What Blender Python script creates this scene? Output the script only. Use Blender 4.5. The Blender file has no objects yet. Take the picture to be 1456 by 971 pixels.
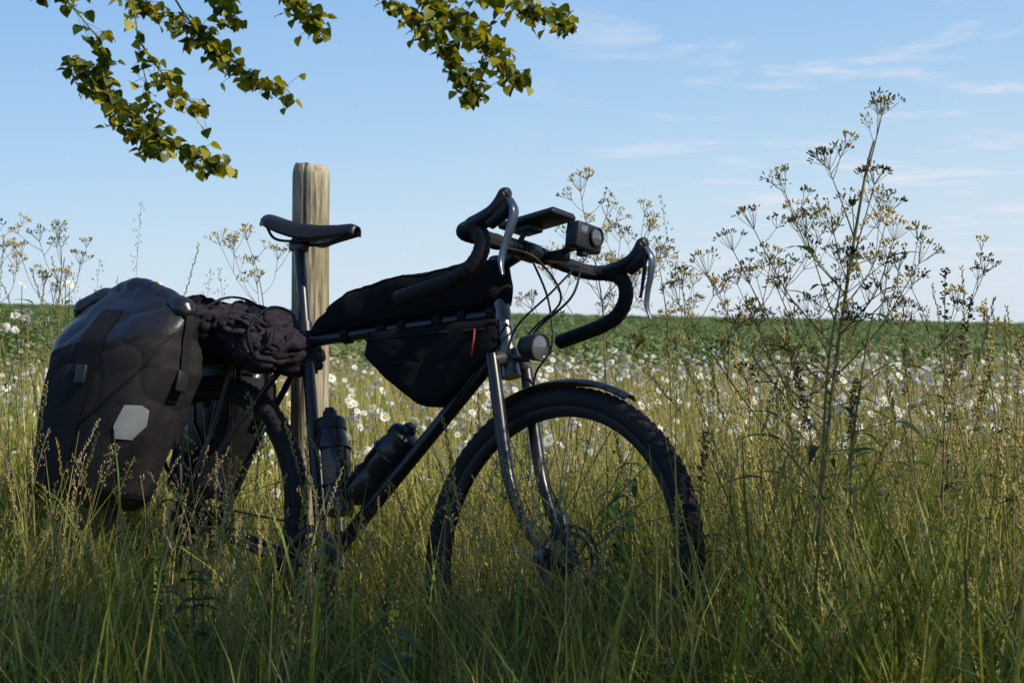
import bpy, bmesh, math, random
import numpy as np
from mathutils import Vector, Matrix, noise, Euler
random.seed(7); rng=random.Random(11)
R=math.radians
scene=bpy.context.scene
try:
    scene.view_settings.view_transform='Standard'; scene.view_settings.look='None'; scene.view_settings.exposure=0
except Exception as e: print(e)

# ---------------------------------------------------------------- materials
def nt(name):
    m=bpy.data.materials.new(name); m.use_nodes=True
    return m,m.node_tree,m.node_tree.nodes['Principled BSDF']
def mat(name,c1,c2=None,rough=.6,metal=0.,nscale=8.,bscale=60.,bump=.15,stretch=None,bdist=.002,spec=.5,rvar=.1,coat=0):
    m,t,p=nt(name); N=t.nodes; L=t.links
    tc=N.new('ShaderNodeTexCoord'); mp=N.new('ShaderNodeMapping'); L.new(tc.outputs['Object'],mp.inputs[0])
    if stretch: mp.inputs['Scale'].default_value=stretch
    n=N.new('ShaderNodeTexNoise'); n.inputs['Scale'].default_value=nscale; n.inputs['Detail'].default_value=6; L.new(mp.outputs[0],n.inputs[0])
    rp=N.new('ShaderNodeValToRGB'); rp.color_ramp.elements[0].position=.35; rp.color_ramp.elements[1].position=.65
    c2=c2 or c1
    rp.color_ramp.elements[0].color=(*c1,1); rp.color_ramp.elements[1].color=(*c2,1)
    L.new(n.outputs['Fac'],rp.inputs[0]); L.new(rp.outputs[0],p.inputs['Base Color'])
    mr=N.new('ShaderNodeMapRange'); mr.inputs[3].default_value=max(.05,rough-rvar); mr.inputs[4].default_value=min(1,rough+rvar)
    L.new(n.outputs['Fac'],mr.inputs[0]); L.new(mr.outputs[0],p.inputs['Roughness'])
    p.inputs['Metallic'].default_value=metal; p.inputs['Specular IOR Level'].default_value=spec
    p.inputs['Coat Weight'].default_value=coat
    if bump>0:
        b=N.new('ShaderNodeTexNoise'); b.inputs['Scale'].default_value=bscale; b.inputs['Detail'].default_value=5; L.new(mp.outputs[0],b.inputs[0])
        bp=N.new('ShaderNodeBump'); bp.inputs['Strength'].default_value=bump; bp.inputs['Distance'].default_value=bdist
        L.new(b.outputs['Fac'],bp.inputs['Height']); L.new(bp.outputs[0],p.inputs['Normal'])
    return m
def foliage(name,base,a,b,c,transl=.3,rough=.5,hstops=(0,.35,1),rand=True,nscale=0):
    """base colour near the root, random tint between a,b,c above it"""
    m,t,p=nt(name); N=t.nodes; L=t.links
    at=N.new('ShaderNodeAttribute'); at.attribute_name='var'; src=at.outputs['Fac']; tot=1.0
    def addn(o,w):
        nonlocal src,tot
        q=N.new('ShaderNodeMath'); q.operation='MULTIPLY_ADD'; L.new(o,q.inputs[0]); q.inputs[1].default_value=w; L.new(src,q.inputs[2]); src=q.outputs[0]; tot+=w
    if rand:
        ra=N.new('ShaderNodeAttribute'); ra.attribute_name='ran'; addn(ra.outputs['Fac'],.8)
    if nscale:
        g=N.new('ShaderNodeNewGeometry'); n=N.new('ShaderNodeTexNoise'); n.inputs['Scale'].default_value=nscale; n.inputs['Detail'].default_value=1; L.new(g.outputs['Position'],n.inputs[0]); addn(n.outputs['Fac'],1.)
    dv=N.new('ShaderNodeMath'); dv.operation='MULTIPLY'; dv.inputs[1].default_value=1/tot; L.new(src,dv.inputs[0])
    rp=N.new('ShaderNodeValToRGB'); e=rp.color_ramp.elements; e[0].position=.2; e[0].color=(*a,1); e[1].position=.85; e[1].color=(*c,1)
    k=e.new(.5); k.color=(*b,1)
    L.new(dv.outputs[0],rp.inputs[0])
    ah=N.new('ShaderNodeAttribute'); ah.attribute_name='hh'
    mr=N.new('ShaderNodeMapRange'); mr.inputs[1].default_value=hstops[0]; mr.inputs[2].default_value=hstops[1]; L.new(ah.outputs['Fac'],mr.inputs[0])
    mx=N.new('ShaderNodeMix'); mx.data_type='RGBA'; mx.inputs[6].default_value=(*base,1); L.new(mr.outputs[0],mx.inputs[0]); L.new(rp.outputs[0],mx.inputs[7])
    L.new(mx.outputs[2],p.inputs['Base Color']); p.inputs['Roughness'].default_value=rough; p.inputs['Specular IOR Level'].default_value=.3
    if transl>0:
        tr=N.new('ShaderNodeBsdfTranslucent')
        hs=N.new('ShaderNodeHueSaturation'); hs.inputs['Value'].default_value=1.6; hs.inputs['Hue'].default_value=.485; hs.inputs['Saturation'].default_value=1.1
        L.new(mx.outputs[2],hs.inputs['Color']); L.new(hs.outputs[0],tr.inputs[0])
        ms=N.new('ShaderNodeMixShader'); ms.inputs[0].default_value=transl
        L.new(p.outputs[0],ms.inputs[1]); L.new(tr.outputs[0],ms.inputs[2]); L.new(ms.outputs[0],N['Material Output'].inputs[0])
    return m

M_paint=mat('frame_paint',(.008,.009,.011),(.012,.013,.015),rough=.34,metal=0,bump=.05,spec=.5,coat=.1)
M_head=mat('gunmetal',(.12,.12,.125),(.19,.19,.19),rough=.33,metal=.8,bump=.05,nscale=30)
M_metal=mat('worn_alloy',(.22,.22,.23),(.35,.35,.36),rough=.35,metal=1,nscale=40,bump=.1)
M_steel=mat('dark_steel',(.03,.03,.032),(.06,.058,.055),rough=.45,metal=.7,nscale=60)
M_rub=mat('tyre_rubber',(.012,.012,.013),(.022,.021,.020),rough=.75,bump=.4,bscale=200,spec=.3)
M_plast=mat('black_plastic',(.010,.010,.011),(.016,.016,.017),rough=.45,bump=.1,bscale=300,spec=.4)
M_tape=mat('bar_tape',(.009,.009,.010),(.015,.015,.016),rough=.7,bump=.5,bscale=250,spec=.25)
M_leather=mat('black_leather',(.009,.008,.008),(.014,.013,.012),rough=.40,bump=.15,bscale=300,spec=.45)
M_cord=mat('cordura',(.015,.0135,.014),(.025,.022,.022),rough=.85,bump=.6,bscale=420,nscale=40,bdist=.002,spec=.2)
M_pvc=mat('coated_fabric',(.010,.010,.011),(.016,.016,.018),rough=.30,bump=.45,bscale=26,nscale=8,bdist=.004,spec=.5)
M_bag=mat('bag_fabric',(.006,.006,.007),(.011,.011,.012),rough=.9,bump=.5,bscale=300,spec=.12)
M_refl=mat('reflector_grey',(.20,.215,.215),(.28,.295,.295),rough=.45,bump=.3,bscale=300)
M_red=mat('red_cord',(.35,.02,.015),rough=.6)
M_jack=mat('jacket_fabric',(.010,.008,.011),(.030,.023,.032),rough=.8,bump=.6,bscale=160,nscale=55,bdist=.002,spec=.2)
M_glass=mat('lens_glass',(.05,.055,.06),(.12,.12,.13),rough=.08,bump=0,spec=.9,coat=1)
M_lever=mat('lever_alloy',(.08,.10,.13),(.13,.155,.19),rough=.32,metal=.7,bump=0)
M_screen=mat('dark_screen',(.01,.01,.012),rough=.12,bump=0,coat=1)
M_bottle=mat('bottle_plastic',(.014,.015,.017),(.02,.02,.022),rough=.3,bump=.05)
M_strap=mat('webbing',(.008,.008,.009),(.014,.014,.015),rough=.8,bump=.5,bscale=500,spec=.2)

# ---------------------------------------------------------------- mesh builder
class MB:
    def __init__(s): s.v=[];s.f=[];s.m=[];s.h=[];s.var=[];s.cv=0.
    def add(s,vs,fs,mi=0,h=None):
        o=len(s.v); s.v.extend([tuple(x) for x in vs]); s.f.extend([tuple(i+o for i in f) for f in fs]); s.m.extend([mi]*len(fs))
        s.h.extend(h if h is not None else [1.]*len(vs)); s.var.extend([s.cv]*len(vs))
    def tube(s,pts,rad,n=8,mi=0,cap=True,h=None,flat=1.):
        pts=[Vector(p) for p in pts]; k=len(pts)
        if not hasattr(rad,'__len__'): rad=[rad]*k
        t0=(pts[1]-pts[0]).normalized()
        up=Vector((0,0,1)) if abs(t0.z)<.9 else Vector((0,1,0))
        a=t0.cross(up).normalized(); vs=[];fs=[];hh=[]
        for i in range(k):
            t=(pts[min(i+1,k-1)]-pts[max(i-1,0)])
            if t.length<1e-9: t=t0
            t.normalize(); a=(a-t*a.dot(t)).normalized(); b=t.cross(a)
            for j in range(n):
                an=2*math.pi*j/n
                vs.append(pts[i]+(a*math.cos(an)+b*math.sin(an)*flat)*rad[i]); hh.append(1. if h is None else h[i])
        for i in range(k-1):
            for j in range(n): fs.append((i*n+j,i*n+(j+1)%n,(i+1)*n+(j+1)%n,(i+1)*n+j))
        if cap: fs.append(tuple(range(n-1,-1,-1))); fs.append(tuple((k-1)*n+j for j in range(n)))
        s.add(vs,fs,mi,hh)
    def lathe(s,prof,c,axis=(0,1,0),n=32,mi=0,cap=False):
        """prof: (r, offset along axis)"""
        ax=Vector(axis).normalized(); c=Vector(c)
        a=ax.orthogonal().normalized(); b=ax.cross(a); vs=[];fs=[];k=len(prof)
        for r,o in prof:
            for j in range(n):
                an=2*math.pi*j/n; vs.append(c+ax*o+(a*math.cos(an)+b*math.sin(an))*r)
        for i in range(k-1):
            for j in range(n): fs.append((i*n+j,i*n+(j+1)%n,(i+1)*n+(j+1)%n,(i+1)*n+j))
        if cap: fs.append(tuple(range(n-1,-1,-1))); fs.append(tuple((k-1)*n+j for j in range(n)))
        s.add(vs,fs,mi)
    def torus(s,c,R0,r,n=96,k=12,mi=0,ry=None,axis=(0,1,0)):
        ry=ry or r
        s.lathe([(R0+r*math.cos(2*math.pi*i/k),ry*math.sin(2*math.pi*i/k)) for i in range(k+1)],c,axis,n,mi)
    def rbox(s,c,size,bev=.004,rot=(0,0,0),mi=0,seg=2):
        bm=bmesh.new(); bmesh.ops.create_cube(bm,size=1)
        for v in bm.verts: v.co=Vector((v.co.x*size[0],v.co.y*size[1],v.co.z*size[2]))
        if bev>0: bmesh.ops.bevel(bm,geom=bm.edges[:]+bm.verts[:],offset=bev,segments=seg,profile=.5,affect='EDGES')
        mt=Matrix.Translation(c)@Euler(rot).to_matrix().to_4x4()
        bm.verts.index_update(); s.add([mt@v.co for v in bm.verts],[[v.index for v in f.verts] for f in bm.faces],mi); bm.free()
    def ell(s,c,rad,n=16,k=10,mi=0,rot=(0,0,0),nz=0,ns=10):
        mt=Euler(rot).to_matrix(); vs=[];fs=[]; c=Vector(c)
        for i in range(k+1):
            ph=math.pi*i/k
            for j in range(n):
                th=2*math.pi*j/n; d=Vector((math.sin(ph)*math.cos(th),math.sin(ph)*math.sin(th),math.cos(ph)))
                q=Vector((d.x*rad[0],d.y*rad[1],d.z*rad[2]))
                if nz: q=q*(1+nz*noise.noise(q*ns+c*7))
                vs.append(c+mt@q)
        for i in range(k):
            for j in range(n): fs.append((i*n+j,(i+1)*n+j,(i+1)*n+(j+1)%n,i*n+(j+1)%n))
        s.add(vs,fs,mi)
    def xf(s,M): s.v=[tuple(M@Vector(p)) for p in s.v]
def mkobj(name,mb,mats,parent=None,matrix=None,smooth=True,link=None,angle=40):
    me=bpy.data.meshes.new(name); me.from_pydata(mb.v,[],mb.f)
    for m in mats: me.materials.append(m)
    me.polygons.foreach_set('material_index',mb.m)
    a=me.attributes.new('hh','FLOAT','POINT'); a.data.foreach_set('value',mb.h)
    a=me.attributes.new('var','FLOAT','POINT'); a.data.foreach_set('value',mb.var)
    me.validate(clean_customdata=False)
    if smooth:
        me.polygons.foreach_set('use_smooth',[True]*len(me.polygons))
        if angle:
            try: me.set_sharp_from_angle(angle=R(angle))
            except Exception as e: print('sharp',e)
    me.update()
    ob=bpy.data.objects.new(name,me)
    (link or scene.collection).objects.link(ob)
    if parent: ob.parent=parent
    if matrix is not None: ob.matrix_world=matrix if not parent else ob.matrix_world
    return ob
def smoothpath(pts,n=6):
    P=[Vector(p) for p in pts]; out=[]
    for i in range(len(P)-1):
        p0=P[max(i-1,0)];p1=P[i];p2=P[i+1];p3=P[min(i+2,len(P)-1)]
        for j in range(n):
            t=j/n; out.append(.5*((2*p1)+(p2-p0)*t+(2*p0-5*p1+4*p2-p3)*t*t+(3*p1-p0-3*p2+p3)*t**3))
    out.append(P[-1]); return out
def lerpl(a,n):
    a=np.array(a,float); return list(np.interp(np.linspace(0,len(a)-1,n),np.arange(len(a)),a))

# ---------------------------------------------------------------- terrain
def gz(x,y):
    k=min(1,max(0,(y-6)/25)); k=k*k*(3-2*k)
    return -0.019*x*k + .03*noise.noise(Vector((x*.35,y*.35,0)))*(1-k)
def ground():
    xs=sorted(set([round(v,2) for v in list(np.linspace(-8,8,65))+[-s*d for s in(1,-1) for d in (10,14,20,30,45,70,110,180,300,600,1200,2500)]]))
    ys=sorted(set([round(v,2) for v in list(np.linspace(-8,16,97))+[-2500,-600,-150,-60,-25,-12,20,25,32,40,55,75,110,180,300,600,1200,2500]]))
    mb=MB(); vs=[(x,y,gz(x,y)) for y in ys for x in xs]; n=len(xs)
    mb.add(vs,[(j*n+i,j*n+i+1,(j+1)*n+i+1,(j+1)*n+i) for j in range(len(ys)-1) for i in range(n-1)])
    m,t,p=nt('soil_and_crop'); N=t.nodes;L=t.links
    g=N.new('ShaderNodeNewGeometry'); sp=N.new('ShaderNodeSeparateXYZ'); L.new(g.outputs['Position'],sp.inputs[0])
    n1=N.new('ShaderNodeTexNoise'); n1.inputs['Scale'].default_value=1.4; n1.inputs['Detail'].default_value=8; L.new(g.outputs['Position'],n1.inputs[0])
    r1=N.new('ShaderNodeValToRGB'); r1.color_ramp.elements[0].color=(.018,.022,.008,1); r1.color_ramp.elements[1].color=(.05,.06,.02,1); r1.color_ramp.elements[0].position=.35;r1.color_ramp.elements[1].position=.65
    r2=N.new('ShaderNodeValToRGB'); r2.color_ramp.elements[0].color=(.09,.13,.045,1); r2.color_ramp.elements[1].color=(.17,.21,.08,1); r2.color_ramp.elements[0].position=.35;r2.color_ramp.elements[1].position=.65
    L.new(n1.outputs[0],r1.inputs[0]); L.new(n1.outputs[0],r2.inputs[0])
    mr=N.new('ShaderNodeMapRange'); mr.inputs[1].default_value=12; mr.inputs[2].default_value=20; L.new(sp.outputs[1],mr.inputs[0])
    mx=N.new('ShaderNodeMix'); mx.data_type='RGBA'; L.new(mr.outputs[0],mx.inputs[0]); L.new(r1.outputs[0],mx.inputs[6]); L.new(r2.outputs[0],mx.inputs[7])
    L.new(mx.outputs[2],p.inputs['Base Color']); p.inputs['Roughness'].default_value=.95; p.inputs['Specular IOR Level'].default_value=.1
    bp=N.new('ShaderNodeBump'); bp.inputs['Distance'].default_value=.2; L.new(n1.outputs[0],bp.inputs['Height']); L.new(bp.outputs[0],p.inputs['Normal'])
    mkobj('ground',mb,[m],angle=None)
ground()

# ---------------------------------------------------------------- bicycle
WB=1.07; HUB=.355
BM=Matrix.Translation((-.808,3.735,0.0))@Matrix.Rotation(R(-37),4,'Z')@Matrix.Rotation(R(-12),4,'X')
bike=bpy.data.objects.new('touring_bicycle',None); scene.collection.objects.link(bike); bike.matrix_world=BM
def bp(name,mb,mats,**k): return mkobj(name,mb,mats,parent=bike,**k)
ax=Vector((-.309,0,.951)); 
def hd(z): return Vector((1.017-(z-.355)/3.078,0,z))
SM=Matrix.Translation(hd(.8))@Matrix.Rotation(R(-5),4,ax)@Matrix.Translation(-hd(.8))
def seat(z): return Vector((.435-(z-.285)/3.27,0,z))
BB=Vector((.435,0,.285))
# frame
f=MB()
f.tube([hd(.775),hd(.79),hd(.80),hd(.91),hd(.92),hd(.935)],[.021,.021,.018,.018,.021,.021],20,1)
f.tube([seat(.80)+Vector((.005,0,0)),(.85,0,.868)],.0145,16)
f.tube([BB,hd(.805)],.0165,16)
f.tube([BB,seat(.84)],.0145,16); f.tube([seat(.82),seat(.845)],.018,16)
f.lathe([(.0,-.036),(.02,-.036),(.021,-.03),(.021,.03),(.02,.036),(0,.036)],BB,n=20)
for s in(-1,1):
    f.tube([seat(.80)+Vector((0,s*.012,0)),(.14,s*.04,.60),(0,s*.066,HUB+.01)],[.008,.008,.007],10)
    f.tube([BB+Vector((-.02,s*.02,0)),(.28,s*.045,.30),(.0,s*.066,HUB)],[.011,.010,.008],10)
    f.rbox((0,s*.067,HUB),(.04,.005,.045),.002)
    # rack
    f.tube(smoothpath([(.17,s*.03,.74),(.15,s*.055,.74),(-.2,s*.055,.745),(-.235,s*.035,.745),(-.24,0,.745)],4),.005,8)
    f.tube([(.02,s*.075,HUB+.03),(-.02,s*.085,.55),(-.02,s*.06,.74)],.005,8)
    f.tube([(.02,s*.075,HUB+.03),(-.16,s*.085,.60),(-.17,s*.06,.74)],.005,8)
    f.tube([(.02,s*.075,HUB+.03),(.10,s*.08,.60),(.10,s*.058,.74)],.005,8)
    f.tube([seat(.79)+Vector((0,s*.02,0)),(.17,s*.05,.74)],.004,8)
for x in(-.15,-.05,.05,.13): f.tube([(x,-.055,.742),(x,.055,.742)],.004,8)
f.tube([seat(.40)+Vector((.02,0,0)),seat(.56)+Vector((.02,0,0))],.004,6)
f.tube(smoothpath([hd(.84)+Vector((.03,-.03,0)),(.83,-.022,.76),(.7,-.02,.585),(.5,-.02,.36)],5),.0025,6)
bp('frame',f,[M_paint,M_head])
# seatpost + saddle
s_=MB()
s_.tube([seat(.82),seat(1.035)],.0136,16,1)
s_.rbox(seat(1.035)+Vector((0,0,.0)),(.045,.03,.03),.006,mi=1)
NT,NU=34,20; vs=[];fs=[]
def sad(t,u):
    w=np.interp(t,[0,.05,.15,.3,.45,.6,.8,.95,1],[.045,.062,.074,.068,.048,.030,.021,.019,.010])
    z=np.interp(t,[0,.06,.2,.4,.6,.8,.95,1],[.016,.020,.008,-.004,-.008,-.008,-.006,-.012])
    sk=np.interp(t,[0,.1,.3,.5,.7,1],[.020,.025,.032,.034,.025,.014])
    yy=w*math.sin(u*math.pi/2)*1.0
    zz=z-sk*max(0,abs(u)-.35)**1.6/.65**1.6 + .003*math.cos(u*3)
    return (.112+.278*t, yy*(1 if abs(u)<.85 else .97), 1.082+zz)
for i in range(NT+1):
    for j in range(NU+1): vs.append(sad(i/NT,j/NU*2-1))
for i in range(NT):
    for j in range(NU): a=i*(NU+1)+j; fs.append((a,a+1,a+NU+2,a+NU+1))
s_.add(vs,fs,0)
for s in(-1,1):
    s_.tube(smoothpath([(.135,s*.045,1.070),(.15,s*.035,1.048),(.18,s*.022,1.042),(.26,s*.022,1.042),(.34,s*.012,1.054),(.375,s*.003,1.064)],5),.0035,8,1)
for k in range(6):
    u=-.75+.3*k; p=Vector(sad(.03,u)); s_.ell(p+Vector((-.001,0,.001)),(.004,.004,.004),8,6,1)
so=bp('saddle_and_seatpost',s_,[M_leather,M_paint,M_metal]); 
md=so.modifiers.new('thick','SOLIDIFY'); md.thickness=.004; md.offset=-1
# wheels
def wheel(name,cx,rear,mtx=None):
    w=MB(); c=Vector((cx,0,HUB))
    k=18; w.lathe([(.333+.0225*math.cos(2*math.pi*i/k),.0225*math.sin(2*math.pi*i/k)) for i in range(k+1)],c,n=120)
    nb=96
    for i in range(nb):
        for s in(-1,1):
            an=2*math.pi*(i+(.5 if s>0 else 0))/nb
            for (yo,ln,da) in((.006,.011,.25),(.0165,.007,.0)):
                P=[]
                for (a,b) in((-1,-1),(1,-1),(1,1),(-1,1)):
                    y=yo+a*.0042; aa=an+(b*.0034+ (a*.004 if da else 0))/.355
                    P.append((y*s,aa,.333+math.sqrt(max(1e-8,.0225**2-y*y))))
                lo=[c+Vector((rr*math.cos(aa),y,rr*math.sin(aa))) for y,aa,rr in P]
                hi=[c+Vector(((rr+.0020)*math.cos(aa),y*1.05,(rr+.0020)*math.sin(aa))) for y,aa,rr in P]
                w.add(lo+hi,[(4,5,6,7),(0,1,5,4),(1,2,6,5),(2,3,7,6),(3,0,4,7)],0)
    w.lathe([(.318,-.0125),(.316,-.0145),(.304,-.0135),(.296,-.007),(.295,0),(.296,.007),(.304,.0135),(.316,.0145),(.318,.0125)],c,n=96,mi=1)
    w.lathe([(0,-.055),(.010,-.055),(.010,-.036),(.027,-.035),(.027,-.031),(.016,-.027),(.013,0),(.016,.027),(.027,.031),(.027,.035),(.010,.036),(.010,.055),(0,.055)],c,n=24,mi=2)
    for i in range(32):
        s=1 if i%2 else -1; a0=2*math.pi*i/32; tw=(.65 if (i//2)%2 else -.65)
        p0=c+Vector((.025*math.cos(a0+tw),s*.033,.025*math.sin(a0+tw))); p1=c+Vector((.297*math.cos(a0),s*.004,.297*math.sin(a0)))
        w.tube([p0,p1],.0011,5,4,cap=False)
    w.lathe([(.072,.040),(.080,.040),(.080,.042),(.072,.042),(.072,.040)],c,n=48,mi=3)
    w.lathe([(.058,.040),(.065,.040),(.065,.042),(.058,.042),(.058,.040)],c,n=48,mi=3)
    for i in range(12):
        a=2*math.pi*i/12; w.tube([c+Vector((.02*math.cos(a),.041,.02*math.sin(a))),c+Vector((.078*math.cos(a+.35),.041,.078*math.sin(a+.35)))],.0025,5,3)
    if rear:
        for i,r in enumerate([.066,.059,.052,.046,.041,.036,.031,.027,.023]):
            y=-.030-i*.0042
            nn=int(r*520); vs=[];fs=[]
            for kk in range(nn*2):
                a=math.pi*kk/nn; rr=r+(.002 if kk%2 else -.002)
                vs+= [c+Vector((rr*math.cos(a),y,rr*math.sin(a))),c+Vector((rr*math.cos(a),y+.0018,rr*math.sin(a))),c+Vector((.018*math.cos(a),y,.018*math.sin(a)))]
            n2=nn*2
            for kk in range(n2):
                q=(kk+1)%n2; fs+=[(kk*3,q*3,q*3+1,kk*3+1),(kk*3,kk*3+2,q*3+2,q*3)]
            w.add(vs,fs,3)
        w.lathe([(0,-.075),(.012,-.074),(.012,-.064),(.016,-.064)],c,n=20,mi=2)
    if mtx is not None: w.xf(mtx)
    bp(name,w,[M_rub,M_plast,M_steel,M_steel,M_head],angle=35)
wheel('rear_wheel',0,True); wheel('front_wheel',WB,False,SM)
# fork
fk=MB(); dn=-ax; pf=Vector((.951,0,.309)); C=hd(.758)
fk.tube([hd(.776),hd(.73)],[.019,.022],18,1)
fk.tube([C+Vector((0,-.056,0)),C+Vector((0,-.03,.008)),C+Vector((0,0,.01)),C+Vector((0,.03,.008)),C+Vector((0,.056,0))],[.014,.016,.018,.016,.014],14,1)
for s in(-1,1):
    base=C+Vector((0,s*.054,0)); L_=[(-.012,0),(0,0),(.1,0),(.2,0),(.26,.003),(.32,.014),(.37,.031),(.41,.052),(.418,.056)]
    pts=smoothpath([base+dn*a+pf*o for a,o in L_],4)
    fk.tube(pts,lerpl([.0125,.014,.0145,.014,.013,.0115,.010,.0085,.008],len(pts)),14,0)
    fk.rbox((WB,s*.056,HUB+.008),(.022,.006,.035),.002,mi=1)
    fk.lathe([(0,0),(.009,0),(.009,s*.012),(0,s*.012)],(WB,s*.058,HUB),n=14,mi=2)
    for q in(.12,.3): fk.ell(base+dn*q+Vector((0,s*.015,0)),(.004,.003,.004),8,6,2)
fk.rbox((WB-.045,.062,HUB+.075),(.035,.025,.055),.006,rot=(0,-.3,0),mi=0)
fk.tube(smoothpath([hd(.97)+Vector((.06,.05,.02)),hd(.9)+Vector((.11,.03,0)),hd(.8)+Vector((.10,.03,0)),C+Vector((.03,.05,-.03)),C+dn*.2+Vector((-.005,.07,0)),(WB-.05,.065,HUB+.10)],6),.0026,6,0)
NA=26; vs=[];fs=[]
for i in range(NA+1):
    a=R(122-56*i/NA); r=.370+.002*(i/NA)
    for j in range(7):
        u=j/6*2-1; wdt=.029*(1-.35*(i/NA)**4)
        rr=r-.010*u*u; vs.append((WB+rr*math.cos(a),u*wdt,HUB+rr*math.sin(a)))
for i in range(NA):
    for j in range(6): q=i*7+j; fs.append((q,q+1,q+8,q+7))
vs2=[(x,y,z+.0025) for x,y,z in vs]
fk.add(vs,fs,3); fk.add(vs2,fs,3)
fk.xf(SM); bp('fork_and_mudguard',fk,[M_paint,M_head,M_steel,M_plast])
# cockpit
cp=MB(); CL=Vector((.900,0,1.002))
cp.tube([hd(.935),hd(.94),hd(.945),hd(.957),hd(.958),hd(.985)],[.0185,.0175,.017,.017,.0195,.0195],20,1)
cp.tube([hd(.985),hd(.992)],[.018,.014],18,2)
cp.tube([hd(.970),CL-Vector((.02,0,.004)),CL],[.0165,.015,.016],16,0)
cp.lathe([(.02,-.022),(.022,-.02),(.022,.02),(.02,.022)],CL,n=24,mi=0,cap=True)
cp.rbox(CL+Vector((.022,0,0)),(.01,.036,.03),.003,mi=0)
pit=Matrix.Translation(CL)@Matrix.Rotation(R(-8),4,'Y')
def bpnt(p): return pit@Vector(p)
for s in(-1,1):
    cp.tube([bpnt((0,0,0)),bpnt((0,s*.07,0)),bpnt((0,s*.10,0))],[.0158,.0155,.0125],14,0)
    path=[(0,s*.09,0),(0,s*.15,-.002),(.002,s*.19,-.004),(.016,s*.214,-.006),(.045,s*.228,-.010),(.072,s*.233,-.022),(.086,s*.236,-.045),(.082,s*.240,-.075),(.058,s*.246,-.102),(.015,s*.251,-.118),(-.04,s*.256,-.126),(-.085,s*.259,-.131),(-.125,s*.261,-.136)]
    pp=smoothpath([bpnt(p) for p in path],10)
    rad=[.0165+.0012*((i%4)/4.) for i in range(len(pp))]; rad[-1]=.012
    cp.tube(pp,rad,14,3)
    hp=smoothpath([bpnt(p) for p in [(.03,s*.223,-.006),(.055,s*.229,-.004),(.085,s*.231,.000),(.112,s*.231,.010),(.130,s*.230,.026),(.141,s*.229,.042),(.150,s*.228,.044)]],6)
    cp.tube(hp,lerpl([.015,.0195,.0205,.019,.018,.017,.009],len(hp)),14,4,flat=.85)
    cp.tube([bpnt((.10,s*.231,-.012)),bpnt((.135,s*.229,.006)),bpnt((.152,s*.228,.028))],[.013,.016,.010],12,4)
    lp=smoothpath([bpnt(p) for p in [(.150,s*.228,.030),(.163,s*.230,.004),(.158,s*.233,-.030),(.146,s*.237,-.065),(.140,s*.241,-.098),(.148,s*.245,-.128)]],6)
    cp.tube(lp,lerpl([.011,.0125,.0105,.009,.008,.004],len(lp)),10,5,flat=.55)
    cp.tube([bpnt((.148,s*.221,.022)),bpnt((.147,s*.225,-.02)),bpnt((.132,s*.229,-.08))],[.007,.006,.004],8,4,flat=.5)
cp.tube([bpnt((0,-.035,0)),bpnt((.02,-.03,.03)),bpnt((.02,-.01,.052))],[.006,.006,.010],8,4)
cp.lathe([(.019,-.008),(.019,.008)],CL+Vector((0,.05,0)),n=20,mi=4,cap=True)
cp.lathe([(.019,-.008),(.019,.008)],CL+Vector((0,-.05,0)),n=20,mi=4,cap=True)
cp.tube([CL+Vector((0,.05,0)),CL+Vector((.06,.04,.004)),CL+Vector((.115,.03,.012))],[.009,.007,.007],8,4)
cp.rbox(CL+Vector((.05,.045,-.004)),(.05,.03,.022),.005,mi=4)
for a,b,dd in((-1,.03,.0),(1,-.03,.02),(1,.02,.035)):
    cp.tube(smoothpath([bpnt((.03,a*.2,-.016)),bpnt((.03,a*.11,-.02)),CL+Vector((.075+dd,a*.05,-.03)),CL+Vector((.085+dd,b,-.10)),hd(.86)+Vector((.055+dd*.6,b,-.03)),hd(.79)+Vector((.02,b*.8,-.04))],7),.0026,6,4)
cp.xf(SM); bp('handlebar_and_stem',cp,[M_paint,M_head,M_steel,M_tape,M_plast,M_lever])
# drivetrain
dt=MB(); cr=BB+Vector((0,-.045,0))
for R1,yy in((.085,-.045),(.062,-.038)):
    n2=int(R1*520)*2; vs=[];fs=[]
    for k in range(n2):
        a=2*math.pi*k/n2; rr=R1+(.0022 if k%2 else -.0022)
        for (r_,y_) in((rr,yy),(rr,yy+.003),(R1-.014,yy+.003),(R1-.014,yy)): vs.append(BB+Vector((r_*math.cos(a),y_,r_*math.sin(a))))
    for k in range(n2):
        q=(k+1)%n2
        for j in range(4): fs.append((k*4+j,q*4+j,q*4+(j+1)%4,k*4+(j+1)%4))
    dt.add(vs,fs,0)
for k in range(5):
    a=2*math.pi*k/5+.3; dt.tube([cr,cr+Vector((.075*math.cos(a),0,.075*math.sin(a)))],[.01,.005],8,1,flat=.4)
ca=R(-70)
for s,an in((-1,ca),(1,ca+math.pi)):
    e=BB+Vector((.17*math.cos(an),s*.075,.17*math.sin(an)))
    dt.tube([BB+Vector((0,s*.055,0)),e],[.014,.010],10,1,flat=.6)
    dt.tube([e,e+Vector((0,s*.06,0))],.006,8,0)
    dt.rbox(e+Vector((0,s*.06,0)),(.09,.08,.018),.005,mi=2)
def circ(c,r,a0,a1,n,y): return [Vector((c.x+r*math.cos(a0+(a1-a0)*i/n),y,c.z+r*math.sin(a0+(a1-a0)*i/n))) for i in range(n+1)]
H=Vector((0,0,HUB)); J1=Vector((-.005,0,HUB-.085)); J2=Vector((.035,0,HUB-.175))
ch=circ(H,.040,R(-90),R(-270),8,-.047)+circ(BB,.086,R(95),R(-95),12,-.044)+[J2+Vector((.0,-.047,-.02)),J2+Vector((-.015,-.047,-.01)),J1+Vector((.018,-.047,0)),J1+Vector((.012,-.047,.014)),H+Vector((0,-.047,-.04))]
dt.tube(ch,.004,6,0,flat=.7)
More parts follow.
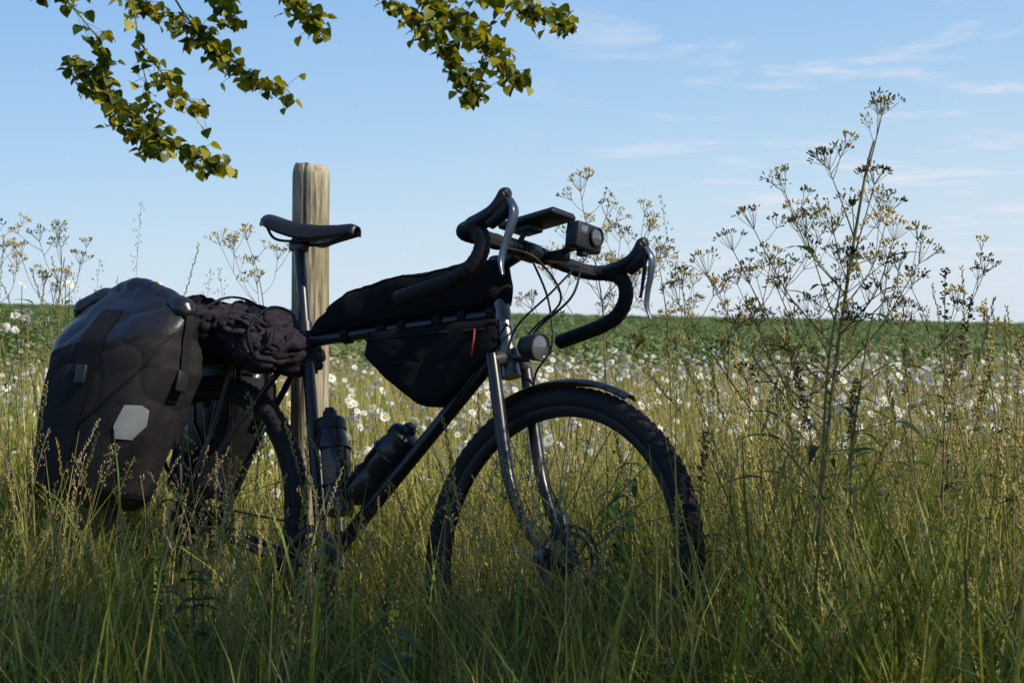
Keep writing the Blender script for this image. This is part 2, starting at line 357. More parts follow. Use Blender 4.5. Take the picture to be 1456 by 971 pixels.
for J in(J1,J2): dt.lathe([(0,-.052),(.016,-.052),(.019,-.05),(.019,-.045),(.016,-.043),(0,-.043)],J,n=22,mi=2)
for y in(-.056,-.040): dt.tube([J1+Vector((0,y,.01)),(J1+J2)/2+Vector((-.012,y,0)),J2+Vector((0,y,-.008))],[.010,.014,.010],8,0,flat=.2)
dt.tube([H+Vector((-.012,-.07,-.02)),H+Vector((-.03,-.075,-.045)),J1+Vector((0,-.064,0))],[.010,.016,.013],10,2)
dt.tube(smoothpath([H+Vector((-.03,-.075,-.045)),H+Vector((-.075,-.075,-.01)),H+Vector((-.03,-.07,.04)),(.12,-.06,.33)],6),.0025,6,2)
bp('drivetrain',dt,[M_steel,M_steel,M_plast])

# headlight (child), phone, camera
hl=MB(); hc=hd(.80)+Vector((.075,0,-.005)); fd=Vector((1,0,-.04)).normalized()
hl.lathe([(0,-.035),(.012,-.035),(.022,-.025),(.027,-.005),(.030,.012),(.030,.022),(.027,.0225)],hc,axis=fd,n=32,mi=0)
hl.lathe([(.027,.0215),(.026,.019),(.016,.023),(0,.025)],hc,axis=fd,n=32,mi=1)
hl.tube([C+Vector((.018,0,.01)),C+Vector((.05,0,.01)),hc-Vector((.012,0,.02))],.006,8,0)
hl.xf(SM); bp('headlight',hl,[M_plast,M_glass])
ph=MB(); pc=CL+Vector((.030,-.012,.060))
ph.rbox(pc,(.155,.08,.014),.006,rot=(0,R(-10),0),mi=0,seg=3); ph.rbox(pc+Vector((.0005,0,.0078)),(.146,.071,.002),.0008,rot=(0,R(-10),0),mi=1)
ph.rbox(pc-Vector((.02,0,.014)),(.045,.045,.018),.004,rot=(0,R(-10),0),mi=0)
ph.xf(SM); mkobj('mobile_phone',ph,[M_plast,M_screen],matrix=BM)
ac=MB(); a0=CL+Vector((.130,.03,.030))
ac.rbox(a0,(.036,.085,.058),.007,mi=0,seg=3)
ac.lathe([(.021,.0),(.021,.022),(.018,.023),(.0175,.019)],a0+Vector((.002,.016,.004)),axis=(1,0,0),n=28,mi=0)
ac.lathe([(.0175,.020),(.009,.022),(0,.0225)],a0+Vector((.002,.016,.004)),axis=(1,0,0),n=28,mi=1)
ac.rbox(a0+Vector((.0185,-.024,.012)),(.002,.022,.018),.0006,mi=1)
ac.rbox(a0+Vector((0,0,-.033)),(.02,.02,.014),.003,mi=0)
ac.xf(SM); mkobj('action_camera',ac,[M_plast,M_glass],matrix=BM)

# bags ------------------------------------------------------
def sup(t,e): c=math.cos(t); return (abs(c)**(2/e))*(1 if c>=0 else -1)
def sus(t,e): c=math.sin(t); return (abs(c)**(2/e))*(1 if c>=0 else -1)
def pannier(name,side,x0,x1,y0,y1,z0,z1,seed):
    mb=MB(); e=3.3
    def S(th,q,off=0.):
        xa=x0+.015*q; xb=(x1-.13)+ .13*min(1,q*1.5)
        cx=(xa+xb)/2; a=(xb-xa)/2; cy=(y0+y1)/2; b=abs(y1-y0)/2
        rnd=1-max(0,(.10-q)/.10)**2*.16
        b2=b*(1+.13*math.sin(q*math.pi))*rnd
        top=max(0,(q-.76)/.24); b2*=1-.74*top**1.3; a2=a*(1+.025*math.sin(q*3.1))*rnd*(1-.05*top)
        z=z0+(z1-z0)*q
        c_,s_=sup(th,e),sus(th,e)
        z+= top*(.030-.055*abs(c_)**2.2)
        x=cx+(a2+off)*c_; y=cy+(b2+off)*s_
        w=Vector((x*5+seed,y*5,z*4))
        d=.014*noise.noise(w)
        fold=max(0.,(q-.40)/.60)
        cr1=(1-abs(noise.noise(Vector((x*3+z*2+seed,y*3,z*10-x*5)))))**6
        cr2=(1-abs(noise.noise(Vector((x*5-z*5,y*5+seed,z*4+x*4)))))**7
        d-= .011*cr1*fold+.007*cr2*(.3+fold)
        d+=.010*top*noise.noise(Vector((x*22,y*8,z*12+seed)))
        n_=Vector((c_,s_,0)).normalized(); return Vector((x,y,z))+n_*d
    NQ,NTT=130,180; vs=[];fs=[]
    for i in range(NQ+1):
        for j in range(NTT): vs.append(S(2*math.pi*j/NTT,i/NQ))
    for i in range(NQ):
        for j in range(NTT): fs.append((i*NTT+j,i*NTT+(j+1)%NTT,(i+1)*NTT+(j+1)%NTT,(i+1)*NTT+j))
    mb.add(vs,fs,0)
    for k,ff in enumerate(fs):
        th=2*math.pi*(k%NTT)/NTT; fr=math.cos(th)
        if k//NTT>NQ*(.76+.08*fr): mb.m[k]=1
        if k//NTT<NQ*.07: mb.m[k]=1
    mb.add([S(2*math.pi*j/NTT,0) for j in range(NTT)]+[((x0+x1-.1)/2,(y0+y1)/2,z0-.006)],[(j,NTT,(j+1)%NTT) for j in range(NTT)],1)
    cx=(x0+x1)/2; cy=(y0+y1)/2; pts=[];rad=[]
    for i in range(65):
        t=i/32-1; x=cx+t*(x1-x0)/2*.96; z=z1+.026-.060*abs(t)**2.2+.012*noise.noise(Vector((t*3,seed,0)))
        pts.append((x,cy+.012*noise.noise(Vector((t*4,seed,5))),z)); rad.append(.026*(1+.20*noise.noise(Vector((t*5,seed,2)))+.08*noise.noise(Vector((t*18,seed,2))))*(.7 if abs(t)>.96 else 1))
    mb.tube(pts,rad,24,1)
    outer=-math.pi/2 if side<0 else math.pi/2
    def strap(path,mi=2):
        vs=[];fs=[]
        for k,(th,q,dt_) in enumerate(path):
            for u in(-1,1): vs.append(S(th+u*dt_,q,.003))
        for k in range(len(path)-1): fs.append((2*k,2*k+1,2*k+3,2*k+2))
        mb.add(vs,fs,mi)
    strap([(outer,.10+.8*i/40,.06) for i in range(41)])
    strap([(outer*(1-.85*(i/40)),.36+.5*i/40,.04) for i in range(41)])
    for q0,q1 in((.055,.070),):
        vs=[];fs=[]
        for j in range(121):
            th=2*math.pi*j/120
            vs+= [S(th,q0,.002),S(th,q1,.002)]
        for j in range(120): fs.append((2*j,2*j+2,2*j+3,2*j+1))
        mb.add(vs,fs,2)
    for th0 in(0,math.pi):
        vs=[];fs=[]
        for i in range(21):
            q=.52+.48*i/20
            for u in(-1,1):
                p=S(th0,q,.005); vs.append((p.x,p.y+u*.012,p.z))
        for i in range(20): fs.append((2*i,2*i+1,2*i+3,2*i+2))
        mb.add(vs,fs,2)
    pb=S(outer,.60,.008); mb.rbox(pb,(.034,.010,.045),.003,mi=3)
    pb=S(0,.62,.008); mb.rbox(pb,(.010,.032,.05),.003,mi=3)
    thc=(-R(30) if side<0 else R(30)); thw=.36; shape=[(-1,-.35),(-.6,-1),(.45,-.95),(.95,-.1),(.75,.75),(.2,.95),(-.85,.85)]
    qc,qh=.40,.085
    vs=[S(thc,qc,.003)]; ring=[]
    for k in range(len(shape)):
        a_,b_=shape[k]; c2,d2=shape[(k+1)%len(shape)]
        for t in range(4): ring.append((a_+(c2-a_)*t/4,b_+(d2-b_)*t/4))
    m_=len(ring)
    for lv in range(1,9):
        for u,v in ring: vs.append(S(thc+u*lv/8*thw,qc+v*lv/8*qh,.003))
    fs=[(0,1+k,1+(k+1)%m_) for k in range(m_)]
    for lv in range(7):
        for k in range(m_): fs.append((1+lv*m_+k,1+(lv+1)*m_+k,1+(lv+1)*m_+(k+1)%m_,1+lv*m_+(k+1)%m_))
    mb.add(vs,fs,4)
    yi=y1 if side<0 else y0
    mb.rbox(((x0+x1)/2-.01,yi,(z0+z1)/2+.05),(.24,.012,.26),.005,mi=3)
    for hx in(-.07,.07): mb.rbox(((x0+x1)/2+hx,yi-side*.014,z0+.365),(.05,.03,.04),.005,mi=3)
    return mkobj(name,mb,[M_cord,M_pvc,M_strap,M_plast,M_refl],matrix=BM,angle=None)
pannier('pannier_bag',-1,-.290,.125,-.325,-.125,.355,.848,1.3)
pannier('pannier_bag',1,-.29,-.02,.11,.25,.42,.80,8.1)

# rolled jackets on rack
jb=MB()
def lump(c,rad,rot,seed,n=130,k=100):
    mt=Euler(rot).to_matrix(); c=Vector(c); vs=[];fs=[]
    for i in range(k+1):
        phh=math.pi*i/k
        for j in range(n):
            th=2*math.pi*j/n; d=Vector((math.sin(phh)*math.cos(th),math.sin(phh)*math.sin(th),math.cos(phh)))
            q=Vector((d.x*rad[0],d.y*rad[1],d.z*rad[2]))
            w=q*11+Vector((seed,0,0)); w2=w+Vector((noise.noise(w*.9),noise.noise(w*.9+Vector((9,0,0))),noise.noise(w*.9+Vector((0,7,0)))))*1.1
            s=1+.24*noise.noise(w)-.20*(1-abs(noise.noise(Vector((w2.x*2.6,w2.y*.7,w2.z*1.2)))))**5-.12*(1-abs(noise.noise(Vector((w2.x*1.2+5,w2.y*2.2,w2.z*2.4)))))**6+.08+.03*noise.noise(w*5)
            vs.append(c+mt@(q*s))
    for i in range(k):
        for j in range(n): fs.append((i*n+j,(i+1)*n+j,(i+1)*n+(j+1)%n,i*n+(j+1)%n))
    jb.add(vs,fs,int(seed)%2)
lump((.15,-.02,.800),(.11,.13,.062),(0,.25,.2),1.0)
lump((.04,-.03,.815),(.10,.14,.068),(0,-.1,-.2),3.0)
lump((-.06,-.01,.825),(.09,.14,.068),(0,.15,-.1),2.0)
lump((-.16,.0,.82),(.10,.14,.066),(0,.1,.1),5.0)
lump((.245,-.02,.775),(.06,.10,.055),(0,.6,0),5.0)
lump((.10,-.10,.785),(.10,.05,.05),(0,.2,.1),6.0)
lump((.20,-.08,.76),(.08,.05,.045),(0,.5,.1),9.0)
lump((.00,-.11,.80),(.07,.05,.05),(0,-.3,.3),4.0)
lump((.08,.02,.865),(.07,.07,.03),(0,.2,.5),6.0)
lump((.19,-.02,.845),(.05,.06,.03),(0,.5,-.3),7.0)
lump((-.10,-.03,.880),(.06,.06,.025),(0,-.2,.1),8.0)
for pth in([(.24,-.13,.745),(.22,-.135,.80),(.19,-.05,.872),(.17,.06,.868),(.15,.12,.78)],[(.05,-.17,.745),(.06,-.165,.82),(.05,-.06,.895),(.04,.06,.892),(.04,.13,.80)]):
    jb.tube(smoothpath(pth,6),.006,6,2,flat=.5)
mkobj('rolled_jacket',jb,[M_bag,M_jack,M_strap],matrix=BM,angle=None)

# top tube bag
tb=MB(); n=44; K=36; vs=[];fs=[]
for i in range(n+1):
    t=i/n; p=Vector((.295,0,.812)).lerp(Vector((.862,0,.885)),t)
    h=float(np.interp(t,[0,.04,.12,.25,.4,.6,.8,.95,1],[.01,.035,.066,.096,.104,.104,.110,.106,.05]))
    w=float(np.interp(t,[0,.05,.2,.6,.95,1],[.008,.02,.029,.034,.031,.012]))
    for j in range(K):
        th=2*math.pi*j/K; y=w*sup(th,3); z=h/2+h/2*sus(th,3)
        q=p+Vector((0,y,z)); q+=Vector((0,sup(th,3),sus(th,3)))*(.006*noise.noise(q*18)+.004*abs(noise.noise(q*40))); vs.append(q)
for i in range(n):
    for j in range(K): fs.append((i*K+j,i*K+(j+1)%K,(i+1)*K+(j+1)%K,(i+1)*K+j))
tb.add(vs,fs,0); tb.add([vs[j] for j in range(K)],[tuple(range(K))],0); tb.add([vs[n*K+j] for j in range(K)],[tuple(range(K))],0)
for t in(.2,.5,.8):
    p=Vector((.295,0,.812)).lerp(Vector((.862,0,.885)),t); tb.lathe([(.019,-.01),(.0195,0),(.019,.01)],p-Vector((0,0,.011)),axis=(.99,0,.12),n=20,mi=1)
tb.tube([vs[i*K+K//8]+Vector((0,.0015,.001)) for i in range(4,n-3)],.0018,6,2)
tb.tube([vs[i*K+3*K//8]+Vector((0,-.0015,.001)) for i in range(4,n-3)],.0018,6,2)
mkobj('top_tube_bag',tb,[M_bag,M_strap,M_plast],matrix=BM,angle=None)
# frame bag
fb=MB(); poly=[(.485,.822),(.49,.765),(.56,.715),(.665,.660),(.72,.66),(.80,.715),(.862,.79),(.855,.852)]
P_=[Vector((x,0,z)) for x,z in poly]; cen=sum(P_,Vector())/len(P_)
ring=[]
for k in range(len(P_)):
    a,b=P_[k],P_[(k+1)%len(P_)]
    for t in range(8): ring.append(a.lerp(b,t/8))
m_=len(ring); vs=[];fs=[]
prof=[(0,-.042),(.25,-.042),(.5,-.041),(.65,-.040),(.8,-.038),(.93,-.033),(.985,-.024),(1,-.012),(1,.012),(.985,.024),(.93,.033),(.8,.038),(.5,.040),(0,.040)]
for sc,y in prof:
    for r in ring:
        q=cen.lerp(r,max(sc,.001))+Vector((0,y,0)); q.y+=.008*noise.noise(q*14)-.006*abs(noise.noise(q*25)); vs.append(q)
for i in range(len(prof)-1):
    for j in range(m_): fs.append((i*m_+j,i*m_+(j+1)%m_,(i+1)*m_+(j+1)%m_,(i+1)*m_+j))
fb.add(vs,fs,0)
fb.tube([(.50,-.039,.798),(.66,-.0415,.812),(.835,-.039,.826)],.0025,6,1)
fb.tube([(.815,-.044,.826),(.820,-.049,.80),(.82,-.050,.765)],.0024,6,2)
for x in(.52,.68,.83):
    p=Vector((x,0,.80+.0+(x-.29)*.128)); fb.lathe([(.0195,-.012),(.020,0),(.0195,.012)],p+Vector((0,0,-.001)),axis=(.99,0,.12),n=20,mi=1)
mkobj('frame_bag',fb,[M_bag,M_strap,M_red],matrix=BM,angle=None)
# bottles
def bottle(base,dir_,L_,r):
    b=MB(); prof=[(0,0),(r*.9,0),(r,.008),(r,L_*.30),(r*.93,L_*.33),(r*.93,L_*.37),(r,L_*.40),(r,L_*.66),(r*.97,L_*.70),(r*.86,L_*.76),(r*.86,L_*.775),(r*.95,L_*.78),(r*.95,L_*.87),(r*.8,L_*.90),(r*.45,L_*.92),(r*.42,L_*.97),(r*.30,L_*.975),(r*.3,L_),(0,L_)]
    b.lathe(prof[:11],base,axis=dir_,n=32,mi=0); b.lathe(prof[10:],base,axis=dir_,n=32,mi=1)
    d=Vector(dir_).normalized(); base=Vector(base)
    for q in(.25,.6): b.torus(base+d*L_*q,r+.003,.0028,n=32,k=6,mi=2,axis=dir_)
    for an in range(4):
        a=d.orthogonal().normalized(); c=d.cross(a); v=(a*math.cos(an*1.57+.7)+c*math.sin(an*1.57+.7))*(r+.003)
        b.tube([base+v-d*.005,base+d*L_*.6+v],.0028,6,2)
    return mkobj('water_bottle',b,[M_bottle,M_plast,M_paint],matrix=BM)
sd=(seat(.8)-BB).normalized(); bottle(seat(.40)+Vector((.056,0,.005)),sd,.25,.038)
dd=(hd(.805)-BB).normalized(); bottle(BB+dd*.17+Vector((-.042,0,.036)),dd,.215,.038)

# ---------------------------------------------------------------- wooden post
po=MB(); n=64; k=110; H0=1.230; vs=[];fs=[]
for i in range(k+1):
    z=-.1+(H0+.1)*i/k
    for j in range(n):
        th=2*math.pi*j/n
        r=.047+.003*math.cos(2*th+1)+.003*noise.noise(Vector((math.cos(th)*2,math.sin(th)*2,z*1.3)))+.0015*noise.noise(Vector((math.cos(th)*14,math.sin(th)*14,z*1.0)))
        for (tc_,z0,z1,dp) in((4.4,.75,1.25,.012),(5.3,.2,.95,.009),(3.6,.4,1.1,.008),(4.9,.9,1.25,.007)):
            w=.035; dth=abs((th-tc_-.12*noise.noise(Vector((z*4,tc_,0)))+math.pi)%(2*math.pi)-math.pi)
            if z0<z<z1 and dth<w*2: r-=dp*max(0,1-dth/(w*1.6))*min(1,(z-z0)*8,(z1+.05-z)*8)
        zz=z; 
        top=max(0,(z-(H0-.03))/.03); r*=1-.16*top**2
        x=r*math.cos(th); y=r*math.sin(th)
        if i>k-6: zz=z+ (-.12*x*(i-(k-6))/6)+.003*noise.noise(Vector((x*60,y*60,0)))
        vs.append((x+.008*z,y,zz))
for i in range(k):
    for j in range(n): fs.append((i*n+j,i*n+(j+1)%n,(i+1)*n+(j+1)%n,(i+1)*n+j))
po.add(vs,fs,0)
top=[vs[k*n+j] for j in range(n)]; cxx=sum(p[0] for p in top)/n; cz=sum(p[2] for p in top)/n
po.add(top+[(cxx,0,cz+.001)],[(j,(j+1)%n,n) for j in range(n)],0)
m,t,p=nt('weathered_wood'); N=t.nodes;L=t.links
tc=N.new('ShaderNodeTexCoord'); mp=N.new('ShaderNodeMapping'); mp.inputs['Scale'].default_value=(1,1,.05); L.new(tc.outputs['Object'],mp.inputs[0])
n1=N.new('ShaderNodeTexNoise'); n1.inputs['Scale'].default_value=130; n1.inputs['Detail'].default_value=8; n1.inputs['Distortion'].default_value=.6; L.new(mp.outputs[0],n1.inputs[0])
n2=N.new('ShaderNodeTexNoise'); n2.inputs['Scale'].default_value=7; n2.inputs['Detail'].default_value=5; L.new(tc.outputs['Object'],n2.inputs[0])
r1=N.new('ShaderNodeValToRGB'); r1.color_ramp.elements[0].color=(.12,.09,.055,1); r1.color_ramp.elements[0].position=.3; r1.color_ramp.elements[1].color=(.52,.44,.31,1); r1.color_ramp.elements[1].position=.60; L.new(n1.outputs[0],r1.inputs[0])
r2=N.new('ShaderNodeValToRGB'); r2.color_ramp.elements[0].color=(.60,.60,.50,1); r2.color_ramp.elements[0].position=.35; r2.color_ramp.elements[1].color=(1,1,1,1); r2.color_ramp.elements[1].position=.6; L.new(n2.outputs[0],r2.inputs[0])
mx=N.new('ShaderNodeMix'); mx.data_type='RGBA'; mx.blend_type='MULTIPLY'; mx.inputs[0].default_value=1; L.new(r1.outputs[0],mx.inputs[6]); L.new(r2.outputs[0],mx.inputs[7]); L.new(mx.outputs[2],p.inputs['Base Color'])
bpn=N.new('ShaderNodeBump'); bpn.inputs['Distance'].default_value=.004; bpn.inputs['Strength'].default_value=.9; L.new(n1.outputs[0],bpn.inputs['Height']); L.new(bpn.outputs[0],p.inputs['Normal']); p.inputs['Roughness'].default_value=.85
mkobj('wooden_post',po,[m],matrix=Matrix.Translation((-.525,4.02,0)),angle=None)

# ---------------------------------------------------------------- vegetation sources
M_grass=foliage('grass_blades',(.030,.030,.010),(.065,.095,.014),(.16,.185,.028),(.46,.38,.10),.3)  # dark roots; their colour is lowered further to paint in foreground shade
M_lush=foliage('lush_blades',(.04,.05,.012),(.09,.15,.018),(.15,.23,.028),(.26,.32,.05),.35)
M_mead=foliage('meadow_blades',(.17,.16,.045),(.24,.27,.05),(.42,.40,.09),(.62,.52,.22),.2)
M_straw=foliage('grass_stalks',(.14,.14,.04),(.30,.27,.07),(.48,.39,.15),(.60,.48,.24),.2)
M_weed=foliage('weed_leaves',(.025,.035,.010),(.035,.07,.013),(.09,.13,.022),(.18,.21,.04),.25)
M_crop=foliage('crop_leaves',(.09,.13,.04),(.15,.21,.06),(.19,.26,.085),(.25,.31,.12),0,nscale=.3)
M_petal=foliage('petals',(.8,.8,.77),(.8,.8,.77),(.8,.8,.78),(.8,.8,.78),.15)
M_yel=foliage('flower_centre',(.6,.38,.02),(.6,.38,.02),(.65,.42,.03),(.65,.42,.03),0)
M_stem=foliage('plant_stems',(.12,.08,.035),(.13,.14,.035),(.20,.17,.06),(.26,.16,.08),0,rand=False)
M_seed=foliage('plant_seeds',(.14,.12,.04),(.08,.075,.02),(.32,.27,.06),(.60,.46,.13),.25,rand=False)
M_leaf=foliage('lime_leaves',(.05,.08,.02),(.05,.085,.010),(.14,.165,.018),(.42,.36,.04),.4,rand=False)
M_bark=mat('bark',(.05,.04,.03),(.10,.085,.065),rough=.9,nscale=12,bscale=30,bump=.8,bdist=.02,stretch=(1,1,.3))

def blade(mb,base,h,w,lean,az,curl,seg=4):
    vs=[];hh=[];fs=[]; d=Vector((math.cos(az),math.sin(az),0)); sd=Vector((-math.sin(az),math.cos(az),0)); ta=rng.uniform(-.8,.8)
    sdv=(sd*math.cos(ta)+d*math.sin(ta)); p=Vector(base); ang=lean
    for i in range(seg+1):
        t=i/seg; ww=w*(1-t**2.2)*.5+.0002
        vs+=[p-sdv*ww,p+sdv*ww]; hh+=[t,t]
        ang=lean+curl*t*t; p=p+(d*math.sin(ang)+Vector((0,0,math.cos(ang))))*h/seg
    for i in range(seg): fs.append((2*i,2*i+1,2*i+3,2*i+2))
    mb.cv=rng.random(); mb.add(vs,fs,0,hh)
def leaf(mb,p,d,up,L_,W,fold=.25,droop=.3,mi=0,hv=1.):
    d=Vector(d).normalized(); s=d.cross(Vector(up)); 
    if s.length<1e-4: s=Vector((1,0,0))
    s.normalize(); u=s.cross(d); p=Vector(p)
    pr=[(.0,0),(.12,.42),(.35,.5),(.65,.34),(1,.0)]
    def pt(t,w): return p+d*(L_*t)+s*(W*w)+u*(fold*W*abs(w)-droop*L_*t*t)
    mid=[pt(t,0) for t,_ in pr]; lf=[pt(t,-w) for t,w in pr[1:4]]; rt=[pt(t,w) for t,w in pr[1:4]]
    vs=mid+lf+rt
    fs=[(0,1,5),(1,2,6,5),(2,3,7,6),(3,4,7),(0,8,1),(1,8,9,2),(2,9,10,3),(3,10,4)]
    mb.cv=rng.random(); mb.add(vs,fs,mi,[hv]*11)
def newcol(n): return bpy.data.collections.new(n)
def tuft(col,nb,h0,h1,spread,w=.0045,curl=1.0,name='grass_tuft',lm=.35,m=None,seg=4):
    mb=MB()
    for i in range(nb):
        a=rng.uniform(0,6.28); r=spread*math.sqrt(rng.random())
        blade(mb,(r*math.cos(a),r*math.sin(a),-.02),rng.uniform(h0,h1),w*rng.uniform(.6,1.4),rng.uniform(.02,lm),rng.uniform(0,6.28),rng.uniform(.1,curl),seg)
    return mkobj(name,mb,[m or M_grass],link=col,angle=None)
c_short=newcol('grass_short'); c_tall=newcol('grass_tall'); c_lush=newcol('grass_lush'); c_meadow=newcol('grass_meadow'); c_stalk=newcol('grass_stalks'); c_daisy=newcol('daisies'); c_dtall=newcol('daisies_tall'); c_weed=newcol('weeds'); c_crop=newcol('crops')
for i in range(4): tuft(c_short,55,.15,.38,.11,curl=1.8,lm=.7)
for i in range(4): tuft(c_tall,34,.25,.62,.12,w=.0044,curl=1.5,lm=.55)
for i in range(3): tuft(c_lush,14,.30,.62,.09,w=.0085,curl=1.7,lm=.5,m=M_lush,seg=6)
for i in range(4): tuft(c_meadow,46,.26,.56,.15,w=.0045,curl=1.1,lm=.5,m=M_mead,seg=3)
def stalk(mb,base,h,az,bend,kind):
    d=Vector((math.cos(az),math.sin(az),0)); pts=[];p=Vector(base);n=7
    for i in range(n+1):
        t=i/n; pts.append(p.copy()); an=.05+bend*t**3; p=p+(d*math.sin(an)+Vector((0,0,math.cos(an))))*h/n
    mb.cv=rng.random()
    mb.tube(pts,lerpl([.0013,.0009,.0005],n+1),3,0,cap=False,h=[i/n for i in range(n+1)])
    ns=36 if kind else 26
    for i in range(ns):
        t=i/ns; pos=pts[-1].lerp(pts[-2],t*1.2) 
        a=rng.uniform(0,6.28); off=(.003 if kind else .022*math.sin(min(1,t*1.3+.1)*math.pi*.7)*rng.uniform(.3,1))
        c=pos+Vector((math.cos(a),math.sin(a),rng.uniform(-.2,.9)))*off
        l=.0055 if kind else .005; w=.0016
        ux=Vector((math.cos(a)*.5,math.sin(a)*.5,1)).normalized(); s=ux.orthogonal().normalized()
        if not kind: mb.add([pos-Vector((0,0,.004)),c,c+s*.0004],[(0,1,2)],0)
        s2=ux.cross(s)
        mb.add([c-ux*l,c+s*w,c-s*w*.5+s2*w,c-s*w*.5-s2*w,c+ux*l],[(0,1,2),(0,2,3),(0,3,1),(4,2,1),(4,3,2),(4,1,3)],0)
for i in range(6):
    mb=MB()
    for k in range(5):
        stalk(mb,(rng.uniform(-.08,.08),rng.uniform(-.08,.08),-.02),rng.uniform(.5,.8),rng.uniform(0,6.28),rng.uniform(.1,.9),(i+k)%2)
    for k in range(6): blade(mb,(rng.uniform(-.05,.05),rng.uniform(-.05,.05),-.02),rng.uniform(.3,.5),.004,rng.uniform(.05,.4),rng.uniform(0,6.28),.8)
    mkobj('grass_stalk',mb,[M_straw],link=c_stalk,angle=None)
def daisy(mb,base,h,az):
    d=Vector((math.cos(az),math.sin(az),0)); pts=[];p=Vector(base)
    for i in range(7):
        pts.append(p.copy()); an=.03+.5*(i/6)**4*rng.uniform(.3,1); p=p+(d*math.sin(an)+Vector((0,0,math.cos(an))))*h/6
    mb.tube(pts,.0011,3,0,cap=False,h=[i/6 for i in range(7)])
    top=pts[-1]; nrm=(Vector((d.x*.9+.25,d.y*.9-.2,rng.uniform(.3,1.1)))).normalized(); a=nrm.orthogonal().normalized(); b=nrm.cross(a)
    R_=rng.uniform(.013,.020); n=15; cup=rng.uniform(-.8,.5)
    for i in range(n):
        t=2*math.pi*i/n+rng.uniform(-.05,.05); w=.19; rr=R_*rng.uniform(.88,1.05)
        def q(r,tt,z=0): return top+(a*math.cos(tt)+b*math.sin(tt))*r+nrm*z
        mb.add([q(.004,t),q(rr*.7,t-w,.003*cup),q(rr,t-w*.4,.01*cup),q(rr,t+w*.4,.01*cup),q(rr*.7,t+w,.003*cup)],[(0,1,2,3,4)],1)
    vs=[top+nrm*.004]; 
    for i in range(8): t=2*math.pi*i/8; vs.append(top+(a*math.cos(t)+b*math.sin(t))*.0050+nrm*.0012)
    mb.add(vs,[(0,1+i,1+(i+1)%8) for i in range(8)],2)
for i in range(8):
    mb=MB()
    for k in range(3): daisy(mb,(rng.uniform(-.2,.2),rng.uniform(-.2,.2),-.02),rng.uniform(.28,.62),rng.uniform(0,6.28))
    mkobj('ox_eye_daisy',mb,[M_weed,M_petal,M_yel],link=c_daisy,angle=None)
for i in range(3):
    mb=MB()
    for k in range(3): daisy(mb,(rng.uniform(-.15,.15),rng.uniform(-.15,.15),-.02),rng.uniform(.68,.92),rng.uniform(0,6.28))
    mkobj('tall_ox_eye_daisy',mb,[M_weed,M_petal,M_yel],link=c_dtall,angle=None)
for i in range(5):
    mb=MB(); h=rng.uniform(.3,.5)
    for st in range(2):
        b0=Vector((rng.uniform(-.05,.05),rng.uniform(-.05,.05),-.02)); az=rng.uniform(0,6.28); tilt=rng.uniform(.05,.3)
        d=Vector((math.cos(az)*math.sin(tilt),math.sin(az)*math.sin(tilt),math.cos(tilt))); mb.tube([b0,b0+d*h],[.0025,.001],5,0)
        for k in range(9):
            t=.2+.8*k/9; p=b0+d*h*t; L_=.075*(1.15-t*.7)
            for s in(0,math.pi):
                a=k*1.57+s+rng.uniform(-.3,.3); leaf(mb,p,(math.cos(a),math.sin(a),.25),(0,0,1),L_,L_*.62,.3,.45)
    mkobj('broadleaf_weed',mb,[M_weed],link=c_weed,angle=None)
def quadleaf(mb,p,d,L_,W):
    d=Vector(d).normalized(); s=d.cross(Vector((0,0,1))).normalized(); u=s.cross(d); p=Vector(p)
    mb.cv=rng.random(); mb.add([p,p+d*L_*.45-s*W*.5+u*W*.12,p+d*L_-u*L_*.25,p+d*L_*.45+s*W*.5+u*W*.12],[(0,1,2),(0,2,3)],0)
for i in range(4):
    mb=MB()
    for k in range(70):
        a=rng.uniform(0,6.28); r=rng.uniform(.02,.26); z=rng.uniform(.20,.36)*(1-r*.7); L_=rng.uniform(.05,.085)
        quadleaf(mb,(r*math.cos(a),r*math.sin(a),z),(math.cos(a),math.sin(a),rng.uniform(-.1,.8)),L_,L_*.75)
    mkobj('crop_plant',mb,[M_crop],link=c_crop,angle=None)

